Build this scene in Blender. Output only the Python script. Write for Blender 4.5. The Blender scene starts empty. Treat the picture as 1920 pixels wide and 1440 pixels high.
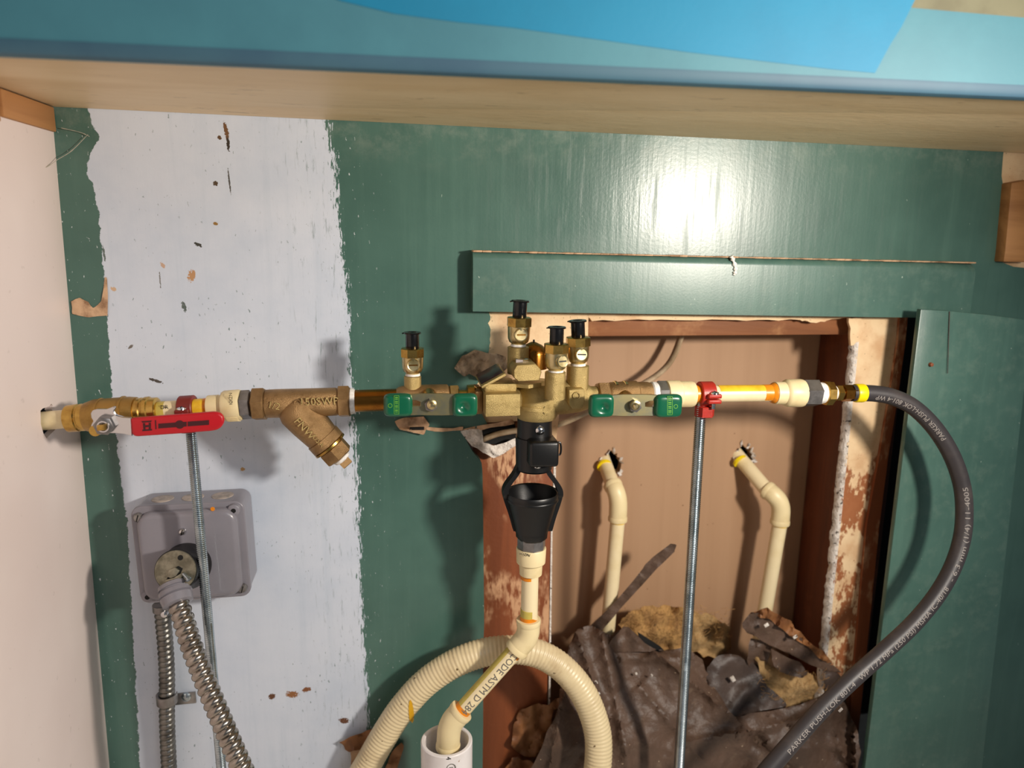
import bpy, bmesh, math, random
from mathutils import Vector as V, Matrix, noise
from mathutils.geometry import tessellate_polygon
random.seed(7)
S = bpy.context.scene
COL = S.collection

# ------------------------------------------------------------------ camera
FPX, DCAM, ZCAM = 1400.0, 0.78, 0.75
_a, _b, _r = math.radians(9.0), math.radians(11.5), 0.0145
FW = V((math.sin(_a)*math.cos(_b), math.cos(_a)*math.cos(_b), -math.sin(_b)))
_R = V((math.cos(_a), -math.sin(_a), 0)); _U = _R.cross(FW)
RT = math.cos(_r)*_R + math.sin(_r)*_U
UP = -math.sin(_r)*_R + math.cos(_r)*_U
CAM = V((0, -DCAM, ZCAM))
cam = bpy.data.cameras.new('camera'); cam_o = bpy.data.objects.new('camera', cam); COL.objects.link(cam_o)
cam.sensor_width = 36; cam.lens = FPX/1920*36; cam.clip_start = 0.01
cam.dof.use_dof = True; cam.dof.focus_distance = 0.72; cam.dof.aperture_fstop = 4.0
m3 = Matrix((RT, UP, -FW)).transposed()
cam_o.matrix_world = Matrix.Translation(CAM) @ m3.to_4x4()
S.camera = cam_o

# ------------------------------------------------------------------ light, exposure
S.view_settings.view_transform = 'Standard'; S.view_settings.look = 'None'
S.view_settings.exposure = 0.0; S.view_settings.gamma = 1.0; S.view_settings.use_curve_mapping = False
w = bpy.data.worlds.new('room_air'); S.world = w; w.use_nodes = True
w.node_tree.nodes['Background'].inputs[0].default_value = (0.78, 0.88, 1.0, 1)
w.node_tree.nodes['Background'].inputs[1].default_value = 0.12
def area(name, loc, target, size, power, col, sy=None):
    l = bpy.data.lights.new(name, 'AREA'); l.shape = 'RECTANGLE'; l.size = size; l.size_y = sy or size
    l.energy = power; l.color = col
    o = bpy.data.objects.new(name, l); COL.objects.link(o); o.location = loc
    o.rotation_euler = (V(target)-V(loc)).to_track_quat('-Z', 'Y').to_euler()
    return o
lamp = bpy.data.lights.new('work_lamp', 'SPOT'); lamp.energy = 37; lamp.color = (1.0, 0.91, 0.80)
lamp.spot_size = math.radians(128); lamp.spot_blend = 1.0; lamp.shadow_soft_size = 0.038
lamp_o = bpy.data.objects.new('work_lamp', lamp); COL.objects.link(lamp_o); lamp_o.location = (0.61, -0.72, 0.808)
lamp_o.rotation_euler = (V((-0.14, 0, 0.46))-lamp_o.location).to_track_quat('-Z', 'Y').to_euler()
area('room_fill', (1.1, -2.4, 1.9), (0, 0, 0.45), 1.0, 10, (0.90, 0.94, 1.0))  # added cool fill for the room's ambient light; no ceiling fixture is known

# ------------------------------------------------------------------ pixel -> place
def ray(x, y): return FW*FPX + RT*(x-960) - UP*(y-720)
def P(x, y, Y=0.0):
    d = ray(x, y); return CAM + d*((Y-CAM.y)/d.y)
def PX(x, y, X):
    d = ray(x, y); return CAM + d*((X-CAM.x)/d.x)
def depth(p): return (p-CAM).dot(FW)
def W(px, p): return px*depth(p)/FPX
def proj(p):
    v = p-CAM; z = v.dot(FW); return 960+FPX*v.dot(RT)/z, 720-FPX*v.dot(UP)/z
def lerp(tab, x):
    if x <= tab[0][0]: return tab[0][1]
    for (a, b), (c, d) in zip(tab, tab[1:]):
        if x <= c: return b+(d-b)*(x-a)/(c-a)
    return tab[-1][1]

# ------------------------------------------------------------------ materials
class NT:
    def __init__(s, name):
        s.m = bpy.data.materials.new(name); s.m.use_nodes = True; s.t = s.m.node_tree
        s.b = s.t.nodes['Principled BSDF']; s.tc = None
    def n(s, typ, **kw):
        o = s.t.nodes.new(typ)
        for k, v in kw.items(): setattr(o, k, v)
        return o
    def link(s, a, b): s.t.links.new(a, b)
    def put(s, sock, v):
        if hasattr(v, 'is_output') or isinstance(v, bpy.types.NodeSocket): s.link(v, sock)
        else: sock.default_value = v
    def obj(s):
        if s.tc is None: s.tc = s.n('ShaderNodeTexCoord').outputs['Object']
        return s.tc
    def mapping(s, scale=(1, 1, 1), loc=(0, 0, 0), rot=(0, 0, 0)):
        o = s.n('ShaderNodeMapping'); s.link(s.obj(), o.inputs['Vector'])
        o.inputs['Scale'].default_value = scale; o.inputs['Location'].default_value = loc; o.inputs['Rotation'].default_value = rot
        return o.outputs[0]
    def noise(s, scale, detail=4, rough=.55, stretch=(1, 1, 1), loc=(0, 0, 0), dist=0.0, rot=(0, 0, 0)):
        o = s.n('ShaderNodeTexNoise'); s.link(s.mapping(stretch, loc, rot), o.inputs['Vector'])
        o.inputs['Scale'].default_value = scale; o.inputs['Detail'].default_value = detail; o.inputs['Roughness'].default_value = rough
        o.inputs['Distortion'].default_value = dist
        return o.outputs[0]
    def voro(s, scale, stretch=(1, 1, 1), feature='F1', rnd=1.0):
        o = s.n('ShaderNodeTexVoronoi', feature=feature); s.link(s.mapping(stretch), o.inputs['Vector'])
        o.inputs['Scale'].default_value = scale; o.inputs['Randomness'].default_value = rnd
        return o.outputs[0]
    def math(s, op, a, b=0.0, c=0.0):
        o = s.n('ShaderNodeMath', operation=op); s.put(o.inputs[0], a); s.put(o.inputs[1], b); s.put(o.inputs[2], c)
        return o.outputs[0]
    def ramp(s, v, a, b):
        o = s.n('ShaderNodeMapRange', interpolation_type='SMOOTHSTEP'); s.put(o.inputs[0], v)
        o.inputs[1].default_value = min(a, b); o.inputs[2].default_value = max(a, b)
        if a > b: o.inputs[3].default_value = 1; o.inputs[4].default_value = 0
        return o.outputs[0]
    def mix(s, f, a, b):
        o = s.n('ShaderNodeMix', data_type='RGBA'); s.put(o.inputs[0], f)
        for k, v in ((6, a), (7, b)):
            if isinstance(v, tuple): v = (*v[:3], 1)
            s.put(o.inputs[k], v)
        return o.outputs[2]
    def xyz(s):
        o = s.n('ShaderNodeSeparateXYZ'); s.link(s.obj(), o.inputs[0]); return o.outputs
    def bump(s, h, strength=.3, dist=.001):
        o = s.n('ShaderNodeBump'); s.link(h, o.inputs['Height']); o.inputs['Strength'].default_value = strength; o.inputs['Distance'].default_value = dist
        s.link(o.outputs[0], s.b.inputs['Normal'])
    def set(s, col=None, rough=None, metal=None, coat=None, spec=None):
        for k, v in (('Base Color', col), ('Roughness', rough), ('Metallic', metal), ('Coat Weight', coat), ('Specular IOR Level', spec)):
            if v is None: continue
            if isinstance(v, tuple): v = (*v[:3], 1)
            s.put(s.b.inputs[k], v)
        return s.m
def lin(h):
    h = h.lstrip('#'); c = [int(h[i:i+2], 16)/255 for i in (0, 2, 4)]
    return tuple(x/12.92 if x <= .04045 else ((x+.055)/1.055)**2.4 for x in c)
def mat(name, c1, rough=.5, metal=0.0, c2=None, sc=40, st=(1, 1, 1), th=(.4, .65), bump=None, coat=0.0, spots=None, rv=0.0):
    n = NT(name); c = lin(c1) if isinstance(c1, str) else c1
    if c2:
        f = n.ramp(n.noise(sc, 5, .6, st), *th); c = n.mix(f, c, lin(c2))
    if spots:  # (colour, scale, threshold)
        f = n.ramp(n.noise(spots[1], 2, .5), spots[2], spots[2]+.04); c = n.mix(f, c, lin(spots[0]))
    if rv:
        r = n.math('MULTIPLY_ADD', n.noise(sc*1.7, 3), rv, rough-rv*.5); n.set(rough=r)
    else: n.set(rough=rough)
    if bump: n.bump(n.noise(bump[0], 4, .6, bump[3] if len(bump) > 3 else (1, 1, 1)), bump[1], bump[2])
    return n.set(col=c, metal=metal, coat=coat)

M = {}
M['cast_brass'] = mat('cast_brass', '#b9a26c', .42, .78, '#95804e', 60, th=(.45, .8), bump=(1500, .5, .0016), rv=.1)
M['bronze'] = mat('rough_bronze', '#a5845a', .40, .78, '#826440', 55, th=(.4, .75), bump=(1500, .5, .0016), rv=.1)
M['brass'] = mat('machined_brass', '#c9a559', .27, 1, '#9c7840', 70, th=(.4, .75), rv=.12)
M['brass_dull'] = mat('aged_brass', '#a98649', .36, .8, '#86662f', 50, th=(.4, .75), bump=(900, .4, .001))
M['red_dark'] = mat('brownish_red_iron', '#76201a', .45, 0, '#5c1712', 120, th=(.5, .8), bump=(400, .2, .0008))
M['brass_pale'] = mat('pale_brass', '#d3c294', .30, 1, '#b09d68', 80, th=(.4, .75), rv=.1)
M['nipple'] = mat('nipple_brass', '#a5702f', .26, 1, '#7c4d1f', 30, th=(.35, .75), rv=.15)
M['cpvc'] = mat('cream_cpvc', '#ead9b0', .38, 0, '#dcc795', 30, th=(.45, .8))
M['cpvc_fit'] = mat('cream_cpvc_fitting', '#e6d4a6', .42, 0, '#d6c08e', 40, th=(.45, .8), bump=(700, .12, .0005))
M['primer'] = mat('orange_primer', '#e88a14', .35, 0, '#c9780f', 90, th=(.4, .7))
M['stripe'] = mat('yellow_stripe', '#efc531', .4, 0, '#dfae25', 60)
M['stain'] = mat('olive_stain', '#c6b356', .4, 0, '#b8a24a', 80)
M['steel'] = mat('dark_steel', '#9b9795', .36, .8, '#75716f', 60, th=(.35, .7), rv=.15)
M['chrome'] = mat('chrome', '#d6d6d8', .15, 1)
M['zinc'] = mat('zinc_rod', '#b9c3c8', .27, 1, '#98a3a8', 40)
M['zinc_yellow'] = mat('yellow_zinc_plate', '#b7ab7e', .38, 1, '#9a9a86', 55, th=(.35, .7))
M['red_grip'] = mat('red_vinyl', '#b50f1d', .38)
M['red_paint'] = mat('red_painted_iron', '#a8261a', .42, 0, '#7e1b14', 120, th=(.5, .8), bump=(400, .2, .0008))
M['green_grip'] = mat('green_vinyl', '#07573c', .28, coat=.2)
M['label_line'] = mat('label_green', '#5c9a2c', .5)
M['black_plastic'] = mat('black_plastic', '#0b0b0c', .38, bump=(600, .1, .0005))
M['cap_black'] = mat('black_cap', '#0c0c0e', .22)
M['white_tape'] = mat('white_thread_tape', '#e9e6e2', .6, 0, '#cfc9c2', 200, bump=(300, .3, .0005))
M['hose'] = mat('black_rubber', '#353133', .45, 0, '#4a4341', 25, th=(.45, .8), bump=(500, .1, .0005))
M['yellow'] = mat('yellow_ring', '#f4d70c', .35)
M['print_white'] = mat('print_grey', '#938c87', .6)
M['print_black'] = mat('print_black', '#16130f', .6)
M['print_dark'] = mat('print_dark_red', '#3d0a12', .5)
M['print_grey'] = mat('print_soft_grey', '#6d6962', .6)
M['grey_box'] = mat('grey_paint', '#85828a', .30, 0, '#7a777e', 14, th=(.3, .8), bump=(120, .15, .0008), coat=.15)
M['grey_edge'] = mat('dusty_knockout', '#b3a59a', .6, 0, '#8d867f', 120, th=(.4, .65))
M['dark_hole'] = mat('dark_hole', '#080706', .8)
M['plug_black'] = mat('plug_rubber', '#121113', .5)
M['plug_face'] = mat('plug_face_metal', '#9b9684', .42, .8, '#6f6b5c', 90, th=(.35, .65))
M['flex'] = mat('flex_conduit', '#aba49c', .26, 1, '#8b837b', 60, th=(.4, .7))
M['flex_dull'] = mat('dull_flex_conduit', '#86847f', .38, 1, '#62605c', 60, th=(.4, .7))
M['cream_flex'] = mat('cream_flex', '#dccaa2', .36, 0, '#bfa983', 22, th=(.45, .75), spots=('#6e5a3d', 140, .73))
M['pvc'] = mat('white_pvc', '#e9e4e4', .33, 0, '#dcd6d4', 20, spots=('#a98a72', 120, .72))
M['cable'] = mat('beige_cable', '#b8a488', .5, 0, '#8d775b', 35, th=(.4, .7))
M['white_cable'] = mat('white_cable', '#d8cdc0', .5)
M['maroon'] = mat('maroon_label', '#3d1420', .25)
M['caulk'] = mat('white_caulk', '#efece6', .5)
M['web'] = mat('web_silk', '#a9a294', .8)

def wood(name, c1, c2, c3=None, axis='z', rough=.6, sc=35):
    n = NT(name); st = {'z': (1, 1, .08), 'x': (.08, 1, 1), 'y': (1, .08, 1)}[axis]
    g = n.noise(sc, 6, .6, st, dist=.6); c = n.mix(n.ramp(g, .3, .72), lin(c1), lin(c2))
    if c3: c = n.mix(n.ramp(n.noise(11, 5, .7), .52, .72), c, lin(c3))
    n.bump(n.noise(sc*4, 4, .6, st), .35, .0008); return n.set(col=c, rough=rough)
M['stud_dark'] = wood('dark_stud_wood', '#6b3418', '#4a2210', '#7d4526')
M['stud_red'] = None
M['header'] = wood('header_wood', '#915c36', '#6b3f22', '#a97a50', 'x')
M['cleat'] = wood('cleat_wood', '#b98550', '#8f5f33', None, 'x')
M['cleat_y'] = wood('cleat_wood_side', '#b07d4c', '#8a5830', None, 'y')
M['sliver'] = wood('sliver_wood', '#9b6a40', '#6a3f20', None, 'z')

# scraped reddish stud face with pale rubbed patches
n = NT('scraped_stud'); g = n.noise(30, 6, .6, (1, 1, .08), dist=.5)
c = n.mix(n.ramp(g, .3, .75), lin('#8a4a26'), lin('#6d3617'))
pm = n.math('MULTIPLY', n.ramp(n.noise(13, 5, .6, (1, 1, .55), (.3, 0, .1)), .52, .62), n.ramp(n.noise(160, 3, .6, (1, 1, .3)), .38, .56))
c = n.mix(pm, c, lin('#c79a74')); n.bump(n.noise(200, 4), .4, .0008); M['stud_red'] = n.set(col=c, rough=.62)

# torn paper: cream on top, scraped to brown lower down
def torn_paper(name, zsplit, zsoft, amt):
    n = NT(name); z = n.xyz()[2]
    big = n.noise(16, 6, .7, (1, 1, .6)); fine = n.noise(230, 3, .6, (1, 1, .5))
    v = n.math('ADD', n.math('MULTIPLY_ADD', big, amt, .35-amt*.5), n.math('MULTIPLY_ADD', fine, 1.1, -.55))
    v = n.math('MULTIPLY', v, n.ramp(n.math('ADD', z, n.math('MULTIPLY_ADD', fine, .03, -.015)), zsplit+zsoft, zsplit-zsoft))
    f = n.ramp(v, .15, .4)
    c = n.mix(f, n.mix(n.ramp(n.noise(26, 4, .6), .4, .75), lin('#e6c9a0'), lin('#cfa67c')), n.mix(n.ramp(big, .3, .7), lin('#8f5029'), lin('#a3663e')))
    sp = n.ramp(n.noise(330, 2), .68, .72); c = n.mix(n.math('MULTIPLY', sp, .6), c, lin('#6e4f33'))
    n.bump(n.noise(150, 5), .5, .001); return n.set(col=c, rough=.75)
M['cream_paper'] = torn_paper('cream_paper', -0.2, .1, .6)
M['scraped_strip'] = torn_paper('scraped_strip', 0.500, .02, 4.2)
M['gypsum'] = mat('broken_gypsum', '#e6ded5', .85, 0, '#bcb2a8', 120, th=(.45, .7), bump=(260, 1.0, .003), spots=('#4f453d', 210, .64))
M['gypsum_tan'] = mat('torn_tan_paper', '#c9a583', .8, 0, '#8d6a4d', 60, th=(.45, .7), bump=(200, .6, .001))
M['dusty_film'] = mat('dusty_torn_film', '#bba78e', .7, 0, '#7b6953', 70, th=(.42, .62), bump=(160, .6, .001))

# recess back board
n = NT('tan_board'); st = n.noise(40, 3, .6, (1, 1, .02))
c = n.mix(n.ramp(st, .35, .75), lin('#ae8a6a'), lin('#a58161'))
c = n.mix(n.ramp(n.noise(140, 2), .72, .75), c, lin('#7c583c'))
n.bump(n.noise(60, 4, .6, (1, 1, .3)), .15, .001); M['tan_board'] = n.set(col=c, rough=.6)

# kraft paper and fibreglass
n = NT('asphalt_kraft'); b1 = n.noise(14, 6, .65); f = n.ramp(b1, .35, .7)
c = n.mix(f, lin('#5f4a3d'), lin('#45352b')); c = n.mix(n.math('MULTIPLY', n.ramp(n.noise(45, 4, .7), .58, .75), .6), c, lin('#7a6655'))
c = n.mix(n.ramp(n.noise(210, 2), .74, .77), c, lin('#b9a48a'))
n.bump(n.math('ADD', n.noise(70, 6, .6), n.math('MULTIPLY', n.voro(42, feature='DISTANCE_TO_EDGE'), .9)), .7, .003); M['kraft'] = n.set(col=c, rough=.5)
n = NT('dark_kraft'); c = n.mix(n.ramp(n.noise(30, 5), .35, .7), lin('#4c3e37'), lin('#362b26'))
n.bump(n.noise(90, 6, .6), .5, .002); M['kraft_dark'] = n.set(col=c, rough=.5)
n = NT('fibreglass'); c = n.mix(n.ramp(n.noise(38, 7, .75, (1, 1, .6), dist=1.2), .38, .66), lin('#c79a5e'), lin('#9a7144'))
c = n.mix(n.ramp(n.noise(60, 6, .7), .58, .74), c, lin('#4d3722')); n.bump(n.noise(260, 6, .7), .9, .004); M['fibre'] = n.set(col=c, rough=.95)
n = NT('pale_fibreglass'); c = n.mix(n.ramp(n.noise(30, 6, .7, dist=.8), .4, .7), lin('#c4a06e'), lin('#a98757'))
n.bump(n.noise(240, 6, .7), .8, .003); M['fibre_pale'] = n.set(col=c, rough=.95)

# green paint (shared recipe) and the back wall with its white painted band
GREEN1, GREEN2 = '#4b6c62', '#406057'
def green_nodes(n):
    brush = n.noise(60, 5, .6, (1, 1, .06)); blot = n.noise(7, 4, .6)
    c = n.mix(n.ramp(blot, .35, .7), lin(GREEN1), lin(GREEN2))
    c = n.mix(n.math('MULTIPLY', n.ramp(brush, .45, .8), .35), c, lin('#5d7f73'))
    sp = n.ramp(n.noise(260, 2, .5, (1, 1, .6)), .755, .775)
    c = n.mix(n.math('MULTIPLY', sp, .8), c, lin('#9fb0a4'))
    return c, brush
n = NT('green_paint'); c, br = green_nodes(n)
dz = n.math('MULTIPLY', n.ramp(n.noise(55, 5, .7), .45, .75), .35); c = n.mix(dz, c, lin('#6f8477'))
n.bump(n.math('ADD', br, n.math('MULTIPLY', n.noise(420, 3), .25)), .25, .0008); M['green'] = n.set(col=c, rough=.34)

def curve_node(n, val, pts, lo, hi):
    o = n.n('ShaderNodeFloatCurve'); n.put(o.inputs['Value'], val); cu = o.mapping.curves[0]
    pts = sorted(pts); q = [(z, (x-lo)/(hi-lo)) for z, x in pts]
    cu.points[0].location = (0, q[0][1]); cu.points[1].location = (1, q[-1][1])
    for z, x in q: cu.points.new(z, x)
    for p in cu.points: p.handle_type = 'VECTOR'
    o.mapping.update()
    return n.math('MULTIPLY_ADD', o.outputs[0], hi-lo, lo)
def edge_pts(px): return [(P(x, y).z, P(x, y).x) for x, y in px]
n = NT('painted_back_wall'); gc, br = green_nodes(n); X, Y_, Z = n.xyz()
lft = curve_node(n, Z, edge_pts([(163, 203), (170, 232), (186, 258), (166, 290), (162, 330), (174, 345), (184, 400), (190, 470), (196, 540), (203, 640), (208, 720), (214, 790), (226, 900), (238, 980), (244, 1100), (252, 1250), (262, 1440)]), -.5, .3)
rgt = curve_node(n, Z, edge_pts([(606, 222), (622, 300), (626, 360), (632, 440), (645, 520), (650, 600), (653, 700), (658, 800), (664, 900), (668, 1000), (676, 1150), (684, 1300), (690, 1440)]), -.5, .3)
e1 = n.math('ADD', n.math('SUBTRACT', X, lft), n.math('MULTIPLY_ADD', n.noise(90, 5, .7), .010, -.005))
fine = n.noise(520, 4, .7, (1, 1, .16)); med = n.noise(85, 5, .7, (1, 1, .35))
e2 = n.math('ADD', n.math('SUBTRACT', rgt, X), n.math('ADD', n.math('MULTIPLY_ADD', fine, .034, -.014), n.math('MULTIPLY_ADD', med, .022, -.011)))
wm = n.math('MULTIPLY', n.ramp(e1, 0, .0008), n.ramp(e2, 0, .0012))
# thin dry-brush streaks letting green through, mostly toward the right edge and upper right
near = n.ramp(n.math('SUBTRACT', rgt, X), .085, .0)
dry = n.math('MULTIPLY', n.ramp(n.noise(260, 5, .7, (1, 1, .12)), .55, .70), near)
pepper = n.math('MULTIPLY', n.ramp(n.noise(330, 2, .5, (1, 1, .5)), .66, .70), n.ramp(n.noise(16, 3), .45, .62))
thin = n.math('MAXIMUM', n.math('MULTIPLY', dry, .65), n.math('MULTIPLY', pepper, .7))
wc = n.mix(n.ramp(n.noise(9, 5, .65), .35, .75), lin('#ccd3df'), lin('#bdc7d6'))
wc = n.mix(n.math('MULTIPLY', n.ramp(n.noise(70, 4, .6, (1, 1, .05)), .5, .8), .4), wc, lin('#aebccb'))
wc = n.mix(thin, wc, lin('#4f6a66'))
# chips with a place of their own: (pixel x, y, half width, half height, lean, colour)
chips = [(424, 246, 4, 18, .15, '#6b4a2c'), (428, 270, 3, 12, 0, '#33291f'), (412, 258, 4, 4, 0, '#5b4128'), (404, 344, 5, 4, 0, '#4c3a25'), (404, 419, 4, 3.5, 0, '#8d6b33'),
         (430, 340, 1.6, 22, .06, '#4d4a45'), (372, 459, 9, 3.5, -.5, '#3b3a33'), (359, 517, 7, 12, -.3, '#b58a61'), (213, 542, 6, 4, -.4, '#c9a98a'), (305, 497, 4, 7, .5, '#bfa08a'),
         (292, 714, 14, 3, -.35, '#4b443f'), (548, 1302, 12, 7, -.2, '#8a5b34'), (575, 1293, 8, 5, .2, '#7b4c2b'), (510, 1306, 6, 6, 0, '#5e3b24'), (645, 1351, 9, 6, -.2, '#5e3a23'),
         (300, 525, 1.3, 16, 0, '#7c7c7c'), (195, 475, 2, 15, .05, '#5f6a66'), (345, 575, 4, 10, .2, '#55605c'), (455, 880, 4, 4, 0, '#b58f5c'), (245, 650, 7, 3, .7, '#6e665f')]
wob = n.math('MULTIPLY_ADD', n.noise(420, 4, .75), 5.0, -2.5)
for x, y, hw, hh, lean, cc in chips:
    p = P(x, y); s = W(1, p)
    dx = n.math('SUBTRACT', X, p.x); dzv = n.math('SUBTRACT', Z, p.z)
    dx2 = n.math('MULTIPLY_ADD', dzv, lean, dx); dz2 = n.math('MULTIPLY_ADD', dx, -lean, dzv)
    q = n.math('ADD', n.math('POWER', n.math('ABSOLUTE', n.math('DIVIDE', dx2, hw*s)), 2.0), n.math('POWER', n.math('ABSOLUTE', n.math('DIVIDE', dz2, hh*s)), 2.0))
    wc = n.mix(n.ramp(n.math('ADD', q, wob), 1.0, .8), wc, lin(cc))
# dried drip streaks and dust on the green
drip = n.ramp(n.noise(120, 4, .6, (1, 1, .07)), .53, .66)
px0, px1 = P(1000, 400), P(1250, 400)
reg = n.math('MULTIPLY', n.math('MULTIPLY', n.ramp(X, px0.x-.03, px0.x+.03), n.ramp(X, px1.x+.03, px1.x-.04)), n.ramp(Z, .735, .76))
reg2 = n.math('MAXIMUM', reg, n.math('MULTIPLY', n.ramp(X, P(850, 400).x, P(900, 400).x), .35))
gl = n.math('MULTIPLY', drip, reg2)
dust = n.math('MULTIPLY', n.ramp(n.noise(38, 6, .72), .42, .7), n.ramp(Z, .80, .852))
gc = n.mix(n.math('MULTIPLY', dust, .55), gc, lin('#7d8b80'))
fleck = n.math('MULTIPLY', n.ramp(n.noise(300, 3, .6, (1, 1, .4), (.7, 0, .2)), .66, .70), n.ramp(n.math('SUBTRACT', X, rgt), .06, .0))
gc = n.mix(fleck, gc, lin('#cdd4d8'))
gc = n.mix(n.math('MULTIPLY', gl, .55), gc, lin('#2f5247'))
n.set(col=n.mix(wm, gc, wc))
rg = n.math('MULTIPLY_ADD', gl, .2, n.math('MULTIPLY_ADD', reg, -.06, .30))
rr = n.n('ShaderNodeMix'); n.put(rr.inputs[0], wm); n.put(rr.inputs[2], rg); rr.inputs[3].default_value = .55
n.set(rough=rr.outputs[0])
n.bump(n.math('ADD', n.math('ADD', br, n.math('MULTIPLY', n.noise(300, 4), .3)), n.math('MULTIPLY', wm, .5)), .28, .0009)
M['wall_paint'] = n.m

n = NT('pinkish_white_panel'); c = n.mix(n.ramp(n.noise(5, 3), .35, .7), lin('#e8dad4'), lin('#e0d0ca'))
c = n.mix(n.math('MULTIPLY', n.ramp(n.noise(120, 3), .68, .74), .3), c, lin('#b5a49c')); n.bump(n.noise(90, 3), .06, .0006); M['left_panel'] = n.set(col=c, rough=.42)
n = NT('tan_counter_underside'); c = n.mix(n.ramp(n.noise(18, 6, .6, (.25, 1, 1), dist=.4), .35, .72), lin('#ecd2a8'), lin('#dfc193'))
c = n.mix(n.math('MULTIPLY', n.ramp(n.noise(70, 4, .7, (.3, 1, 1)), .62, .7), .4), c, lin('#8f7150')); n.bump(n.noise(130, 5, .6, (.4, 1, 1)), .35, .0012); M['tan'] = n.set(col=c, rough=.5)
M['counter_edge'] = mat('olive_counter_edge', '#6d6a50', .6, 0, '#5f5b42', 20)
M['tape'] = mat('blue_tape', '#437c89', .6, 0, '#3c7280', 9, th=(.35, .7), bump=(260, .15, .0005))
M['tape_edge_shade'] = mat('slate_edge_shade', '#3a5f70', .6, 0, '#34566a', 9)  # darker slate puts the shade of the rounded lower edge into colour
M['tape_bright'] = mat('bright_blue_tape', '#007a9f', .6, 0, '#007296', 9, th=(.35, .7), bump=(260, .15, .0005))
M['floor'] = mat('floor_board', '#e6e0d6', .7, 0, '#d6cec2', 12, bump=(80, .4, .002))

# ------------------------------------------------------------------ mesh helpers
def frame(d, ref=None):
    d = d.normalized(); ref = ref or V((0, 0, 1))
    if abs(d.dot(ref)) > .97: ref = V((0, -1, 0))
    u = (ref-d*ref.dot(d)).normalized(); return d, u, d.cross(u)
class MB:
    def __init__(s): s.v = []; s.f = []
    def ring(s, c, u, b, r, n, a0=0.0, a1=None, ry=None):
        i0 = len(s.v); full = a1 is None; m = n if full else n+1
        for k in range(m):
            a = a0+(2*math.pi*k/n if full else (a1-a0)*k/n)
            s.v.append(c+u*(math.cos(a)*r)+b*(math.sin(a)*(ry or r)))
        return range(i0, i0+m)
    def bridge(s, A, B, closed=True):
        m = len(A)
        for k in range(m if closed else m-1):
            s.f.append((A[k], A[(k+1) % m], B[(k+1) % m], B[k]))
    def lathe(s, p0, d, prof, n=32, ref=None, cap=(True, True), a0=0.0, a1=None):
        d, u, b = frame(d, ref); prev = None; rings = []
        for t, r in prof:
            rings.append(s.ring(p0+d*t, u, b, max(r, 1e-5), n, a0, a1))
        for A, B in zip(rings, rings[1:]): s.bridge(A, B, a1 is None)
        if a1 is None:
            if cap[0]: s.f.append(tuple(reversed(rings[0])))
            if cap[1]: s.f.append(tuple(rings[-1]))
        return s
    def prism(s, p0, d, L, r, n=6, ref=None, ch=.12, rot=0.0):
        c = r*ch; return s.lathe(p0, d, [(0, r-c), (c*.6, r), (L-c*.6, r), (L, r-c)], n, ref, a0=rot) if not rot else s._rp(p0, d, L, r, n, ref, c, rot)
    def _rp(s, p0, d, L, r, n, ref, c, rot):
        d, u, b = frame(d, ref); rings = [s.ring(p0+d*t, u, b, q, n, rot) for t, q in ((0, r-c), (c*.6, r), (L-c*.6, r), (L, r-c))]
        for A, B in zip(rings, rings[1:]): s.bridge(A, B)
        s.f.append(tuple(reversed(rings[0]))); s.f.append(tuple(rings[-1])); return s
    def tube(s, pts, r, n=16, cap=True, ref=None, flat=1.0):
        k = len(pts); T = [(pts[min(i+1, k-1)]-pts[max(i-1, 0)]).normalized() for i in range(k)]
        _, u, b = frame(T[0], ref); prev = None; first = None
        for i in range(k):
            u = (u-T[i]*u.dot(T[i])).normalized(); b = T[i].cross(u)
            rr = r(i) if callable(r) else r
            R = s.ring(pts[i], u, b, rr, n, ry=rr*flat)
            if prev is not None: s.bridge(prev, R)
            else: first = R
            prev = R
        if cap: s.f.append(tuple(reversed(first))); s.f.append(tuple(prev))
        return s
    def rbox(s, c, ax, size, bev=0.0, seg=2):
        bm = bmesh.new(); bmesh.ops.create_cube(bm, size=1.0)
        for v in bm.verts: v.co = V((v.co.x*size[0], v.co.y*size[1], v.co.z*size[2]))
        if bev: bmesh.ops.bevel(bm, geom=bm.edges[:], offset=bev, segments=seg, profile=.5, affect='EDGES')
        return s.add_bm(bm, lambda q: c+ax[0]*q.x+ax[1]*q.y+ax[2]*q.z)
    def add_bm(s, bm, fn=lambda q: q):
        i0 = len(s.v); bm.verts.index_update()
        s.v += [V(fn(v.co)) for v in bm.verts]; s.f += [tuple(i0+v.index for v in f.verts) for f in bm.faces]; bm.free(); return s
    def slab(s, poly, vec, bev=0.0, seg=2, holes=()):
        """closed planar outline pushed along vec; holes pass right through"""
        if holes or len(poly) > 12 and not bev:
            loops = [list(poly)]+[list(h) for h in holes]; tri = tessellate_polygon(loops); allp = [p for l in loops for p in l]
            i0 = len(s.v); m = len(allp); s.v += [V(p) for p in allp]+[p+vec for p in allp]
            for t in tri:
                s.f.append(tuple(i0+q for q in t)); s.f.append(tuple(i0+m+q for q in reversed(t)))
            o = 0
            for l in loops:
                for k in range(len(l)):
                    a, b = o+k, o+(k+1) % len(l); s.f.append((i0+a, i0+b, i0+m+b, i0+m+a))
                o += len(l)
            return s
        bm = bmesh.new(); vs = [bm.verts.new(p) for p in poly]; f = bm.faces.new(vs)
        r = bmesh.ops.extrude_face_region(bm, geom=[f]); ex = [q for q in r['geom'] if isinstance(q, bmesh.types.BMVert)]
        bmesh.ops.translate(bm, verts=ex, vec=vec); bmesh.ops.recalc_face_normals(bm, faces=bm.faces[:])
        if bev: bmesh.ops.bevel(bm, geom=bm.edges[:], offset=bev, segments=seg, profile=.5, affect='EDGES')
        return s.add_bm(bm)
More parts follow.
